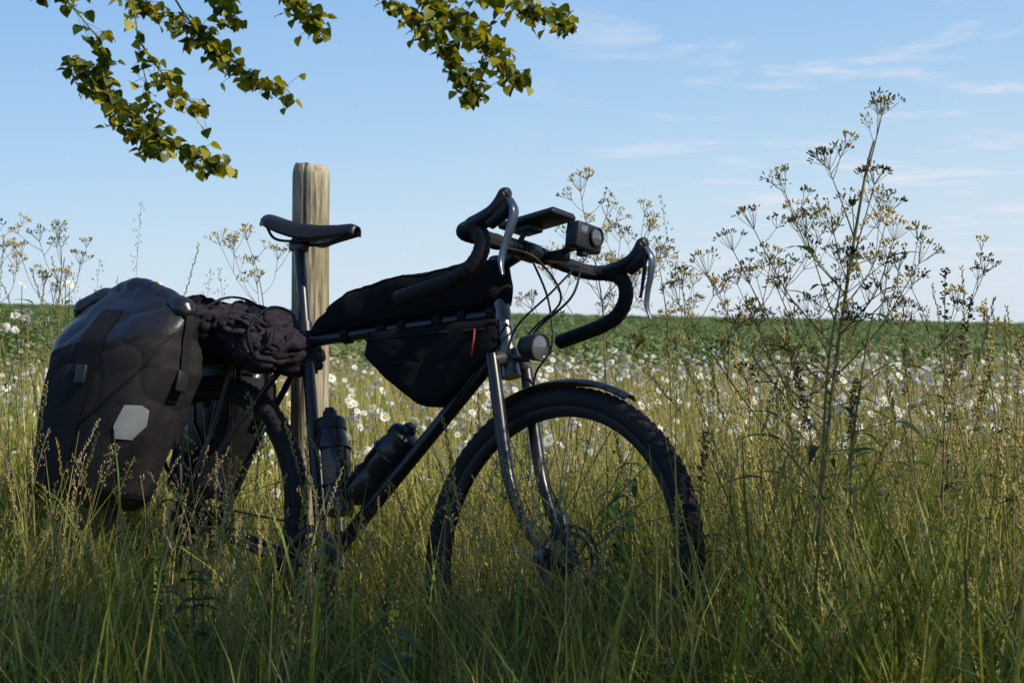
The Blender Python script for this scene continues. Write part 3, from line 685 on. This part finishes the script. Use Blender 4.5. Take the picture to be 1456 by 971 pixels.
def scatter(name,pts,col,rots,scl,idx):
    me=bpy.data.meshes.new(name); me.from_pydata([tuple(p) for p in pts],[],[])
    a=me.attributes.new('rot','FLOAT_VECTOR','POINT'); a.data.foreach_set('vector',np.array(rots,dtype=np.float32).ravel())
    a=me.attributes.new('scl','FLOAT_VECTOR','POINT'); a.data.foreach_set('vector',np.array(scl,dtype=np.float32).ravel())
    a=me.attributes.new('idx','INT','POINT'); a.data.foreach_set('value',np.array(idx,dtype=np.int32))
    a=me.attributes.new('ran','FLOAT','POINT'); a.data.foreach_set('value',np.array([rng.random() for _ in pts],dtype=np.float32))
    ob=bpy.data.objects.new(name,me); scene.collection.objects.link(ob)
    g=bpy.data.node_groups.new(name+'_nodes','GeometryNodeTree')
    g.interface.new_socket('Geometry',in_out='INPUT',socket_type='NodeSocketGeometry'); g.interface.new_socket('Geometry',in_out='OUTPUT',socket_type='NodeSocketGeometry')
    N=g.nodes;L=g.links; gi=N.new('NodeGroupInput'); go=N.new('NodeGroupOutput'); ip=N.new('GeometryNodeInstanceOnPoints')
    ci=N.new('GeometryNodeCollectionInfo'); ci.inputs['Collection'].default_value=col; ci.inputs['Separate Children'].default_value=True; ci.inputs['Reset Children'].default_value=True
    def na(nm,ty):
        q=N.new('GeometryNodeInputNamedAttribute'); q.data_type=ty; q.inputs['Name'].default_value=nm; return q.outputs['Attribute']
    er=N.new('FunctionNodeEulerToRotation'); L.new(na('rot','FLOAT_VECTOR'),er.inputs[0])
    L.new(gi.outputs[0],ip.inputs['Points']); L.new(ci.outputs[0],ip.inputs['Instance']); ip.inputs['Pick Instance'].default_value=True
    L.new(na('idx','INT'),ip.inputs['Instance Index']); L.new(er.outputs[0],ip.inputs['Rotation']); L.new(na('scl','FLOAT_VECTOR'),ip.inputs['Scale'])
    rl=N.new('GeometryNodeRealizeInstances'); L.new(ip.outputs[0],rl.inputs[0])
    L.new(rl.outputs[0],go.inputs[0]); md=ob.modifiers.new('instances','NODES'); md.node_group=g
    return ob
def gen(name,col,nk,count,region,hfun=None,s0=.8,s1=1.2,tilt=.12,accept=None):
    P=[];Ro=[];S_=[];I=[]; k=0; tries=0
    while k<count and tries<count*20:
        tries+=1; x,y=region()
        if accept and not accept(x,y): continue
        s=rng.uniform(s0,s1)*(hfun(x,y) if hfun else 1)
        P.append((x,y,gz(x,y))); Ro.append((rng.uniform(-tilt,tilt),rng.uniform(-tilt,tilt),rng.uniform(0,6.28))); S_.append((s,s,s)); I.append(rng.randrange(nk)); k+=1
    scatter(name,P,col,Ro,S_,I)
def wedge(y0,y1,m=.40,extra=.6,pw=1.):
    def f():
        while True:
            y=y0+(y1-y0)*rng.random()**pw; w=m*y1+extra; x=rng.uniform(-w,w)
            if abs(x)<m*y+extra: return x,y
    return f
nz=lambda x,y,s,o=0: noise.noise(Vector((x*s+o,y*s-o,o*.7)))
def hfore(x,y):
    h=1.0+.40*nz(x,y,1.4)
    if x>.42: h*=1.3
    elif x>-.25: h*=1.05
    elif -1.0<x and y>2.6: h*=.80
    return h
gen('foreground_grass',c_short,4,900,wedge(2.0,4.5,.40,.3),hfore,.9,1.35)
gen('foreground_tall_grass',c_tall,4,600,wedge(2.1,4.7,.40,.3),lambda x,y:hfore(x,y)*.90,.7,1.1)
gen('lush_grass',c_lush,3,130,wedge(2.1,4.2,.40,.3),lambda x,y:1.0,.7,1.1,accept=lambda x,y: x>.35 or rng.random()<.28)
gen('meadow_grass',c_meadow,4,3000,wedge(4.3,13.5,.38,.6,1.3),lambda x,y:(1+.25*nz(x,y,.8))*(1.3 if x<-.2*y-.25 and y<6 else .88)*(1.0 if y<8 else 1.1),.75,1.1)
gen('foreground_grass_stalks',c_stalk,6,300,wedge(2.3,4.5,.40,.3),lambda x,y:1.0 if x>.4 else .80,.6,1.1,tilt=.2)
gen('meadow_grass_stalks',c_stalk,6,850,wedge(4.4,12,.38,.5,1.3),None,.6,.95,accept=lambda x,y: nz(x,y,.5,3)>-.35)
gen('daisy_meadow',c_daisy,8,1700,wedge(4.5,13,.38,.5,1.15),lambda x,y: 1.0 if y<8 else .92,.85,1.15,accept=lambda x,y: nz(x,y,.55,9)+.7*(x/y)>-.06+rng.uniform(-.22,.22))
gen('daisies_by_the_verge',c_dtall,3,24,lambda:(rng.uniform(-1.9,-1.2),rng.uniform(4.2,5.2)),None,1.0,1.2)
gen('broadleaf_weeds',c_weed,5,240,wedge(2.3,5.0,.40,.3),None,.6,1.1,accept=lambda x,y: nz(x,y,1.3,5)>-.1)
def croprow():
    y=13+42*rng.random()**1.2; x=rng.uniform(-1,1)*(.38*y+1)
    return x,round(y/.5)*.5+rng.uniform(-.12,.12)
gen('crop_field',c_crop,4,4600,croprow,lambda x,y:1.0,1.0,1.35)
def cropfar():
    y=52+150*rng.random()**1.3; x=rng.uniform(-1,1)*(.38*y+3); return x,y
gen('crop_field_distance',c_crop,4,3200,cropfar,lambda x,y:1.1+(y-50)*.007,1.0,1.4)

# ---------------------------------------------------------------- umbellifers
def umbel(mb,p,d,sz,nr=9):
    d=Vector(d).normalized(); a=d.orthogonal().normalized(); b=d.cross(a); mb.cv=rng.random()
    for i in range(nr):
        t=6.28*i/nr+rng.uniform(-.3,.3); sp=rng.uniform(.25,.85)
        q=p+(d*math.cos(sp)+(a*math.cos(t)+b*math.sin(t))*math.sin(sp))*sz*rng.uniform(.75,1.1)
        mb.tube([p,(p+q)/2-d*sz*.03,q],.0006,3,0,cap=False)
        n2=rng.randint(4,7); dd=(q-p).normalized()
        for j in range(n2):
            v=(dd+Vector((rng.uniform(-1,1),rng.uniform(-1,1),rng.uniform(-.7,1)))*.8).normalized(); l=rng.uniform(.003,.010); e=q+v*l
            mb.add([q,e,e+Vector((.0005,.0005,0))],[(0,1,2)],0)
            sl=rng.uniform(.0032,.0052); w=.0018; s=v.orthogonal().normalized(); s2=v.cross(s); c=e+v*sl
            mb.add([c-v*sl,c+s*w,c+s2*w,c-s*w,c-s2*w,c+v*sl],[(0,1,2),(0,2,3),(0,3,4),(0,4,1),(5,2,1),(5,3,2),(5,4,3),(5,1,4)],1)
def umbellifer(name,base,stem,targets,sz=.035,thick=.0035,leaves=16,sec=.07):
    mb=MB(); st=smoothpath([Vector(base)+Vector(s) for s in stem],8); n=len(st)
    mb.cv=.4; mb.tube(st,lerpl([thick,thick*.8,thick*.45],n),6,0,h=[i/n for i in range(n)])
    B=Vector(base)
    for (dx,dz,dy) in targets:
        T=B+Vector((dx,dy,dz)); 
        best=min(st,key=lambda q: abs((T.z-q.z)-1.15*math.hypot(T.x-q.x,T.y-q.y)-.04)+(5 if q.z>T.z-.02 else 0))
        mid=best.lerp(T,.55)+Vector((0,0,-.012-.05*(T-best).length)); 
        mid+=Vector((rng.uniform(-.01,.01),rng.uniform(-.01,.01),0))
        br=smoothpath([best,mid,T],7); mb.cv=rng.random()
        mb.tube(br,lerpl([thick*.45,thick*.32,.0009],len(br)),5,0,cap=False)
        umbel(mb,T,(T-mid).normalized()+Vector((0,0,.5)),sz*rng.uniform(.8,1.15),rng.randint(6,10))
        ln=(T-best).length
        for k in range(int(ln/sec)+1):
            q=br[rng.randint(len(br)//3,len(br)-2)]; d=Vector((rng.uniform(-1,1),rng.uniform(-1,1),rng.uniform(.5,1.4))).normalized()
            e=q+d*rng.uniform(.035,.085); mb.tube([q,q.lerp(e,.5)+Vector((0,0,-.004)),e],[.0009,.0007,.0006],4,0,cap=False); umbel(mb,e,d+Vector((0,0,.4)),sz*rng.uniform(.5,.8),rng.randint(4,7))
    for k in range(leaves):
        q=st[rng.randint(2,int(n*.7))]; a=rng.uniform(0,6.28); d=Vector((math.cos(a),math.sin(a),rng.uniform(.1,.9)))
        L_=rng.uniform(.04,.10); mb.tube([q,q+d*L_],.0009,4,0,cap=False); leaf(mb,q+d*L_,d,(0,0,1),L_*.8,L_*.22,.3,.6,2)
    return mkobj(name,mb,[M_stem,M_seed,M_weed],angle=None)
def T(l): return [(a,b,rng.uniform(-.09,.09)) for a,b in l]
umbellifer('cow_parsley',(.55,2.9,0),[(0,0,0),(.02,0,.44),(.046,.01,.70),(.072,.0,.91),(.105,.01,1.10),(.122,.01,1.17)],
 T([(.124,1.21),(.03,1.11),(-.05,1.07),(.10,1.08),(-.02,.99),(.163,1.04),(-.14,.965),(-.19,.92),(-.07,.91),(.052,1.0),(-.10,1.005),(-.245,.865),(.195,.94),(.02,.85),(.14,.98),(-.09,.84)]),.036,.0042,leaves=24,sec=.06)
umbellifer('cow_parsley',(.47,2.75,0),[(0,0,0),(.04,0,.3),(.075,.01,.55),(.085,0,.75),(.11,.01,.9)],T([(.12,.93),(.05,.85),(.16,.87),(.0,.78)]),.03,.0035,leaves=24,sec=.1)
umbellifer('cow_parsley',(.66,2.85,0),[(0,0,0),(-.02,0,.3),(-.04,.01,.55),(-.02,0,.75),(.0,.01,.85)],T([(.02,.92),(-.05,.88),(.06,.84)]),.03,.0035,leaves=24,sec=.1)
umbellifer('cow_parsley',(.25,3.95,0),[(0,0,0),(-.01,0,.5),(-.02,.01,.85),(-.045,.0,1.0)],
 T([(-.08,1.15),(-.015,1.09),(.03,1.04),(.09,1.06),(.07,1.0),(-.1,1.03),(.0,.95),(-.15,.93),(.06,.92),(-.20,.86),(.12,.98),(-.04,1.0)]),.036,.0028)
umbellifer('cow_parsley',(.42,3.9,0),[(0,0,0),(-.02,0,.5),(-.03,.01,.8),(-.05,.0,.95)],
 T([(-.05,1.0),(-.12,.93),(.04,.92),(-.15,.84),(.0,.82)]),.03,.0025)
umbellifer('cow_parsley',(-1.22,4.2,0),[(0,0,0),(.01,0,.5),(-.0,.01,.85),(.02,0,1.0)],T([(.03,1.05),(-.04,1.04),(.06,.98),(-.09,1.0),(.0,.93)]),.030,.0025,sec=.12)
umbellifer('cow_parsley',(-1.42,4.3,0),[(0,0,0),(.01,0,.5),(.0,.01,.95)],T([(.03,1.06),(-.04,1.08),(.06,.98)]),.030,.0025,sec=.12)
umbellifer('cow_parsley',(-.66,4.35,0),[(0,0,0),(.0,0,.5),(-.03,.01,.85),(-.05,0,.98)],T([(-.07,1.05),(-.13,1.03),(.0,1.0),(-.16,1.04),(-.04,.93)]),.030,.0022,sec=.12)
umbellifer('cow_parsley',(1.02,3.3,0),[(0,0,0),(-.03,0,.4),(-.10,.0,.7),(-.16,0,.85)],T([(-.18,.90),(-.10,.87),(-.22,.82),(.0,.8),(-.05,.93)]),.03,.003,sec=.12)

def dock(base,tips,name='dock_plant'):
    mb=MB(); B=Vector(base)
    for tp in tips:
        Tt=B+Vector(tp); mid=B.lerp(Tt,.5)+Vector((rng.uniform(-.03,.03),0,.0)); st=smoothpath([B,mid,Tt],12); mb.cv=rng.random()
        mb.tube(st,lerpl([.003,.002,.0008],len(st)),5,0,h=[i/len(st) for i in range(len(st))])
        for k,q in enumerate(st):
            t=k/len(st)
            if t>.76:
                for j in range(14):
                    v=Vector((rng.uniform(-1,1),rng.uniform(-1,1),rng.uniform(-.3,1))).normalized(); c=q+v*rng.uniform(.003,.013)*(1.3-t)*2.0+Vector((0,0,rng.uniform(-.012,.012)))
                    s=v.orthogonal().normalized(); s2=v.cross(s); l=.0045; w=.0025
                    mb.add([c-v*l,c+s*w,c+s2*w,c-s*w,c-s2*w,c+v*l],[(0,1,2),(0,2,3),(0,3,4),(0,4,1),(5,2,1),(5,3,2),(5,4,3),(5,1,4)],1)
            elif t>.2 and rng.random()<.7:
                a=rng.uniform(0,6.28); L_=.12*(1-t*.7); leaf(mb,q,(math.cos(a),math.sin(a),.8),(0,0,1),L_,L_*.25,.3,.7,2)
    mkobj(name,mb,[M_stem,M_seed,M_weed],angle=None)
dock((.80,3.0,0),[(.03,0,.93),(.085,.02,.87),(-.04,.03,.80),(.12,0,.75)])
dock((.93,2.8,0),[(-.02,0,.8),(-.08,.02,.86),(.05,.03,.70)])
dock((.34,2.9,0),[(.02,.02,.62),(-.03,0,.5)])
dock((.60,2.8,0),[(.02,.02,.72),(-.09,0,.75),(.2,0,.78)])
dock((-.30,2.9,0),[(.03,0,.42),(-.05,.02,.36),(.07,.03,.33)])
tg=MB()
for (x,y,h,b) in[(.42,3.6,1.12,.12),(.40,3.5,.95,.2),(-.98,4.3,1.05,.35),(-1.08,4.4,1.16,.3),(-1.18,4.3,1.0,.3),(-1.5,4.5,1.08,.4),(-.9,4.4,.98,.4),(.60,3.4,.9,.25),(.95,3.2,.95,.15),(1.0,3.4,.92,.3),(.70,3.2,1.0,.3),(-.78,4.5,.98,.2),
  (-.38,2.95,.62,.2),(-.44,3.0,.70,.3),(-.92,2.9,.72,.2),(-.80,2.8,.50,.3),(.0,2.9,.5,.4),(.14,2.8,.55,.3),(.5,3.0,.75,.4),(.62,2.8,.7,.5),(-1.3,4.1,.98,.5),(-1.25,4.6,1.02,.3),(.75,2.7,.72,.4),(.86,2.6,.66,.5)]:
    stalk(tg,(x,y,0),h,rng.uniform(0,6.28),b,rng.randrange(2))
for k in range(90):
    x=rng.uniform(.38,1.2); y=rng.uniform(2.5,4.2); stalk(tg,(x,y,0),rng.uniform(.55,.9),rng.uniform(0,6.28),rng.uniform(.1,.7),rng.randrange(2))
for k in range(30):
    x=rng.uniform(-1.7,-1.1); y=rng.uniform(3.9,4.8); stalk(tg,(x,y,0),rng.uniform(.7,1.0),rng.uniform(0,6.28),rng.uniform(.1,.6),rng.randrange(2))
for k in range(36):
    x=rng.uniform(-.95,.35); y=rng.uniform(2.5,3.1); stalk(tg,(x,y,0),rng.uniform(.35,.66),rng.uniform(0,6.28),rng.uniform(.1,.7),rng.randrange(2))
mkobj('tall_seeding_grass',tg,[M_straw],angle=None)
lw=MB()
for (x,y,h,az) in[(.18,3.2,.58,0),(.24,3.3,.5,2),(.12,3.35,.52,4),(-.25,3.0,.36,1),(-.33,3.1,.42,3),(.02,3.0,.35,5)]:
    b0=Vector((x,y,0)); d=Vector((math.cos(az)*.12,math.sin(az)*.12,1)).normalized(); lw.tube([b0,b0+d*h],[.003,.0012],5,1)
    for k in range(13):
        t=.25+.75*k/13; p=b0+d*h*t
        for s in(0,math.pi):
            a=k*1.57+s+rng.uniform(-.3,.3); L_=.075*(1.2-t*.6); leaf(lw,p,(math.cos(a),math.sin(a),-.1),(0,0,1),L_,L_*.5,.3,.6)
mkobj('nettle_plant',lw,[M_weed,M_stem],angle=None)

# ---------------------------------------------------------------- lime tree
tree=bpy.data.objects.new('lime_tree',None); scene.collection.objects.link(tree)
wd=MB(); lv=MB()
trunk=smoothpath([(3.2,-3.2,-.1),(3.15,-3.1,1.2),(3.2,-3.0,2.6),(3.3,-2.8,4.2),(3.4,-2.7,6.2),(3.4,-2.6,8)],6)
wd.tube(trunk,lerpl([.34,.26,.23,.19,.12,.05],len(trunk)),16,0)
def limb(pts,r0,r1): 
    q=smoothpath(pts,8); wd.tube(q,lerpl([r0,(r0+r1)/2,r1],len(q)),8,0); return q
limb([(3.2,-2.9,3.0),(1.6,-1.6,4.2),(.2,.6,4.6),(-1.2,2.8,3.9),(-1.6,4.3,2.9)],.12,.02)
limb([(.2,.6,4.6),(-.1,2.4,4.3),(-.2,4.0,3.0),(-.3,4.9,2.3)],.05,.012)
for e in[(6.0,-1.6,5.4),(5.0,-.2,4.8),(2.0,-2.0,5.8),(6.4,-3.0,5.0),(4.0,-.3,5.8),(4.0,-1.8,6.8),(3.8,-4.0,6),(-.8,-2.2,5.4),(.4,-.6,5.2)]:
    m0=Vector((3.3,-2.8,3.6+rng.random()*2)); limb([m0,m0.lerp(Vector(e),.5)+Vector((0,0,.5)),Vector(e)],.09,.02)
def lleaf(p,L_,big=False):
    a=rng.uniform(0,6.28); dz=rng.uniform(-1.3,.1)
    if big: lv.cv=rng.random(); quadleaf(lv,p,(math.cos(a),math.sin(a),dz*.5),L_,L_*.9)
    else: leaf(lv,p,(math.cos(a),math.sin(a),dz),(math.cos(a+1.2)*.5,math.sin(a+1.2)*.5,1),L_,L_*.95,.2,.25)
for (cc,rad_,cnt) in(((4.0,-2.05,5.5),(3.1,2.35,1.4),185),((-.3,-1.2,5.3),(2.6,2.2,1.0),90)):  # out-of-view crown placed to shade the foreground; second lobe added to block skylight
    for k in range(cnt):
        while True:
            u=Vector((rng.uniform(-1,1),rng.uniform(-1,1),rng.uniform(-1,1)))
            if u.length<1: break
        c=Vector(cc)+Vector((u.x*rad_[0],u.y*rad_[1],u.z*rad_[2])); rr=rng.uniform(.3,.55)
        for j in range(40):
            v=Vector((rng.gauss(0,.5),rng.gauss(0,.5),rng.gauss(0,.32)))*rr; lleaf(c+v,rng.uniform(.10,.14),True)
def twig(pts,dens=1.,r=.004,spread=.05,start=0.,sz=1.):
    q=smoothpath(pts,10); wd.tube(q,lerpl([r,r*.6,r*.25],len(q)),6,1)
    L_=sum((q[i+1]-q[i]).length for i in range(len(q)-1)); n=int(L_/.0045*dens)
    for i in range(n):
        t=i/n
        if t<start: continue
        f_=t*(len(q)-1); k=int(f_); p=q[k].lerp(q[min(k+1,len(q)-1)],f_-k)
        cl=.30+.80*abs(math.sin(t*9+pts[0][0]*20))
        g=Vector((rng.gauss(0,1),rng.gauss(0,1),rng.gauss(-.5,.8)))*spread*.55*cl
        e=p+g
        if g.length>.02 : wd.tube([p,e],.0009,3,1,cap=False)
        lleaf(e,rng.uniform(.026,.044)*sz)
tw=[
 ([(-1.75,4.9,2.3),(-1.48,5,1.92),(-1.31,5.0,1.71),(-1.30,5.0,1.62)],.35,.3),
 ([(-1.40,5,1.66),(-1.33,5.02,1.60),(-1.25,5.0,1.52),(-1.13,5.05,1.43),(-1.02,5.1,1.365),(-.945,5.1,1.34)],1.9,0),
 ([(-1.36,5.1,1.62),(-1.27,5.1,1.50),(-1.20,5.1,1.43),(-1.12,5,1.38)],1.5,0),
 ([(-1.3,4.8,2.2),(-1.22,5,1.9),(-1.19,5,1.71),(-1.17,5.05,1.56),(-1.13,5,1.47)],.25,.35),
 ([(-1.19,5,1.72),(-1.12,5,1.62),(-1.06,5.05,1.55),(-1.01,5.1,1.52)],1.2,.2),
 ([(-1.5,4.9,2.1),(-1.30,5.1,1.90),(-1.20,5.1,1.86),(-1.05,5.1,1.79),(-.94,5.1,1.70)],1.1,.35),
 ([(-1.15,4.9,2.0),(-1.05,5.1,1.80),(-.96,5.1,1.72),(-.86,5.15,1.63),(-.75,5.2,1.60)],1.3,.3),
 ([(-.85,4.9,2.1),(-.75,5,1.92),(-.67,5,1.83),(-.62,5,1.76)],1.6,.4),
 ([(-.6,4.8,2.2),(-.44,5,1.90),(-.30,5,1.80),(-.21,5,1.70),(-.14,5,1.60),(-.13,5,1.54)],1.5,.25),
 ([(-.45,4.8,2.1),(-.30,5,1.88),(-.16,5,1.78),(-.04,5,1.68),(.03,5.05,1.60)],1.3,.25),
 ([(-.3,4.8,2.1),(-.15,5,1.90),(.0,5,1.85),(.10,5.05,1.82),(.17,5.1,1.795)],1.2,.3),
 ([(-.3,5.2,2.05),(-.22,5.2,1.86),(-.15,5.2,1.78),(-.05,5.2,1.74)],1.1,.2),
 ([(-1.05,4.9,2.2),(-.98,5,1.94),(-.92,5.1,1.86),(-.9,5.1,1.80)],.7,.35),
 ([(-1.8,5,2.2),(-1.62,5,1.95),(-1.50,5,1.90),(-1.4,5,1.89)],.7,.4),
]
for p,dn_,st in tw: twig(p,dn_*1.15,start=st)
for p in[[(-1.6,4.3,2.9),(-1.75,4.9,2.3)],[(-1.6,4.3,2.9),(-1.3,4.8,2.2)],[(-.3,4.9,2.3),(-.6,4.8,2.2)],[(-.3,4.9,2.3),(-.3,4.8,2.1)],[(-.3,4.9,2.3),(-.85,4.9,2.1)],[(-1.6,4.3,2.9),(-1.05,4.9,2.2)],[(-1.6,4.3,2.9),(-1.15,4.9,2.0)]]:
    wd.tube(p,[.008,.004],6,0)
mkobj('trunk_and_limbs',wd,[M_bark,M_stem],parent=tree,angle=None)
mkobj('leaves',lv,[M_leaf],parent=tree,angle=None)

# ---------------------------------------------------------------- light, sky, camera
SD=Vector((.86,-.50,0)).normalized(); el=R(41)
sv=Vector((SD.x*math.cos(el),SD.y*math.cos(el),math.sin(el)))
sl=bpy.data.lights.new('sun','SUN'); sl.energy=5.0; sl.angle=R(.5); sl.color=(1,.93,.80)
so=bpy.data.objects.new('sun',sl); scene.collection.objects.link(so); so.rotation_euler=sv.to_track_quat('Z','Y').to_euler()
w=bpy.data.worlds.new('World'); scene.world=w; w.use_nodes=True; N=w.node_tree.nodes; L=w.node_tree.links
bg=N['Background']; sk=N.new('ShaderNodeTexSky'); sk.sky_type='NISHITA'; sk.sun_disc=False; sk.sun_elevation=el; sk.sun_rotation=math.atan2(SD.x,SD.y)
sk.air_density=1.0; sk.dust_density=.3; sk.ozone_density=2.5
tc=N.new('ShaderNodeTexCoord'); sp=N.new('ShaderNodeSeparateXYZ'); L.new(tc.outputs['Generated'],sp.inputs[0])
def mth(op,a,b=None,c=None):
    q=N.new('ShaderNodeMath'); q.operation=op
    for i,v in enumerate((a,b,c)):
        if v is None: continue
        if hasattr(v,'links'): L.new(v,q.inputs[i])
        else: q.inputs[i].default_value=v
    return q.outputs[0]
# summer air colour by elevation, blended over the physical sky
hz=N.new('ShaderNodeValToRGB'); e=hz.color_ramp.elements; e[0].position=0; e[0].color=(.66,.77,.88,1); e[1].position=1; e[1].color=(.06,.16,.42,1)
for ps,cl in((.06,(.55,.72,.88)),(.13,(.40,.62,.88)),(.21,(.29,.52,.85)),(.45,(.11,.27,.62))):
    k=e.new(ps); k.color=(*cl,1)
L.new(mth('SUBTRACT',mth('MAXIMUM',sp.outputs[2],0),mth('MULTIPLY',sp.outputs[0],.10)),hz.inputs[0])
hm=N.new('ShaderNodeVectorMath'); hm.operation='SCALE'; hm.inputs['Scale'].default_value=10.4; L.new(hz.outputs[0],hm.inputs[0])
m0=N.new('ShaderNodeMix'); m0.data_type='RGBA'; m0.inputs[0].default_value=.88; L.new(sk.outputs[0],m0.inputs[6]); L.new(hm.outputs[0],m0.inputs[7])
zz=mth('ADD',mth('MAXIMUM',sp.outputs[2],0),.06)
cb=N.new('ShaderNodeCombineXYZ'); L.new(mth('DIVIDE',sp.outputs[0],zz),cb.inputs[0]); L.new(mth('DIVIDE',sp.outputs[1],zz),cb.inputs[1])
cn=N.new('ShaderNodeTexNoise'); cn.inputs['Scale'].default_value=1.9; cn.inputs['Detail'].default_value=6; cn.inputs['Roughness'].default_value=.58; cn.inputs['Distortion'].default_value=.3; L.new(cb.outputs[0],cn.inputs[0])
mr=N.new('ShaderNodeMapRange'); mr.interpolation_type='SMOOTHSTEP'; mr.inputs[1].default_value=.50; mr.inputs[2].default_value=.70; L.new(cn.outputs[0],mr.inputs[0])
mk=N.new('ShaderNodeMapRange'); mk.interpolation_type='SMOOTHSTEP'; mk.inputs[1].default_value=-.06; mk.inputs[2].default_value=.18; L.new(sp.outputs[0],mk.inputs[0])
fac=mth('MULTIPLY',mth('MULTIPLY',mr.outputs[0],mk.outputs[0]),.75)
mx=N.new('ShaderNodeMix'); mx.data_type='RGBA'; L.new(fac,mx.inputs[0]); L.new(m0.outputs[2],mx.inputs[6]); mx.inputs[7].default_value=(8.0,8.2,9.0,1)
L.new(mx.outputs[2],bg.inputs[0]); bg.inputs[1].default_value=.1

cam=bpy.data.cameras.new('camera'); co=bpy.data.objects.new('camera',cam); scene.collection.objects.link(co); scene.camera=co
cam.sensor_width=36; cam.lens=55; cam.clip_end=6000; cam.clip_start=.05
co.location=(0,0,.85); co.rotation_euler=(R(90-1.04),0,0)
cam.dof.use_dof=True; cam.dof.focus_distance=3.4; cam.dof.aperture_fstop=10
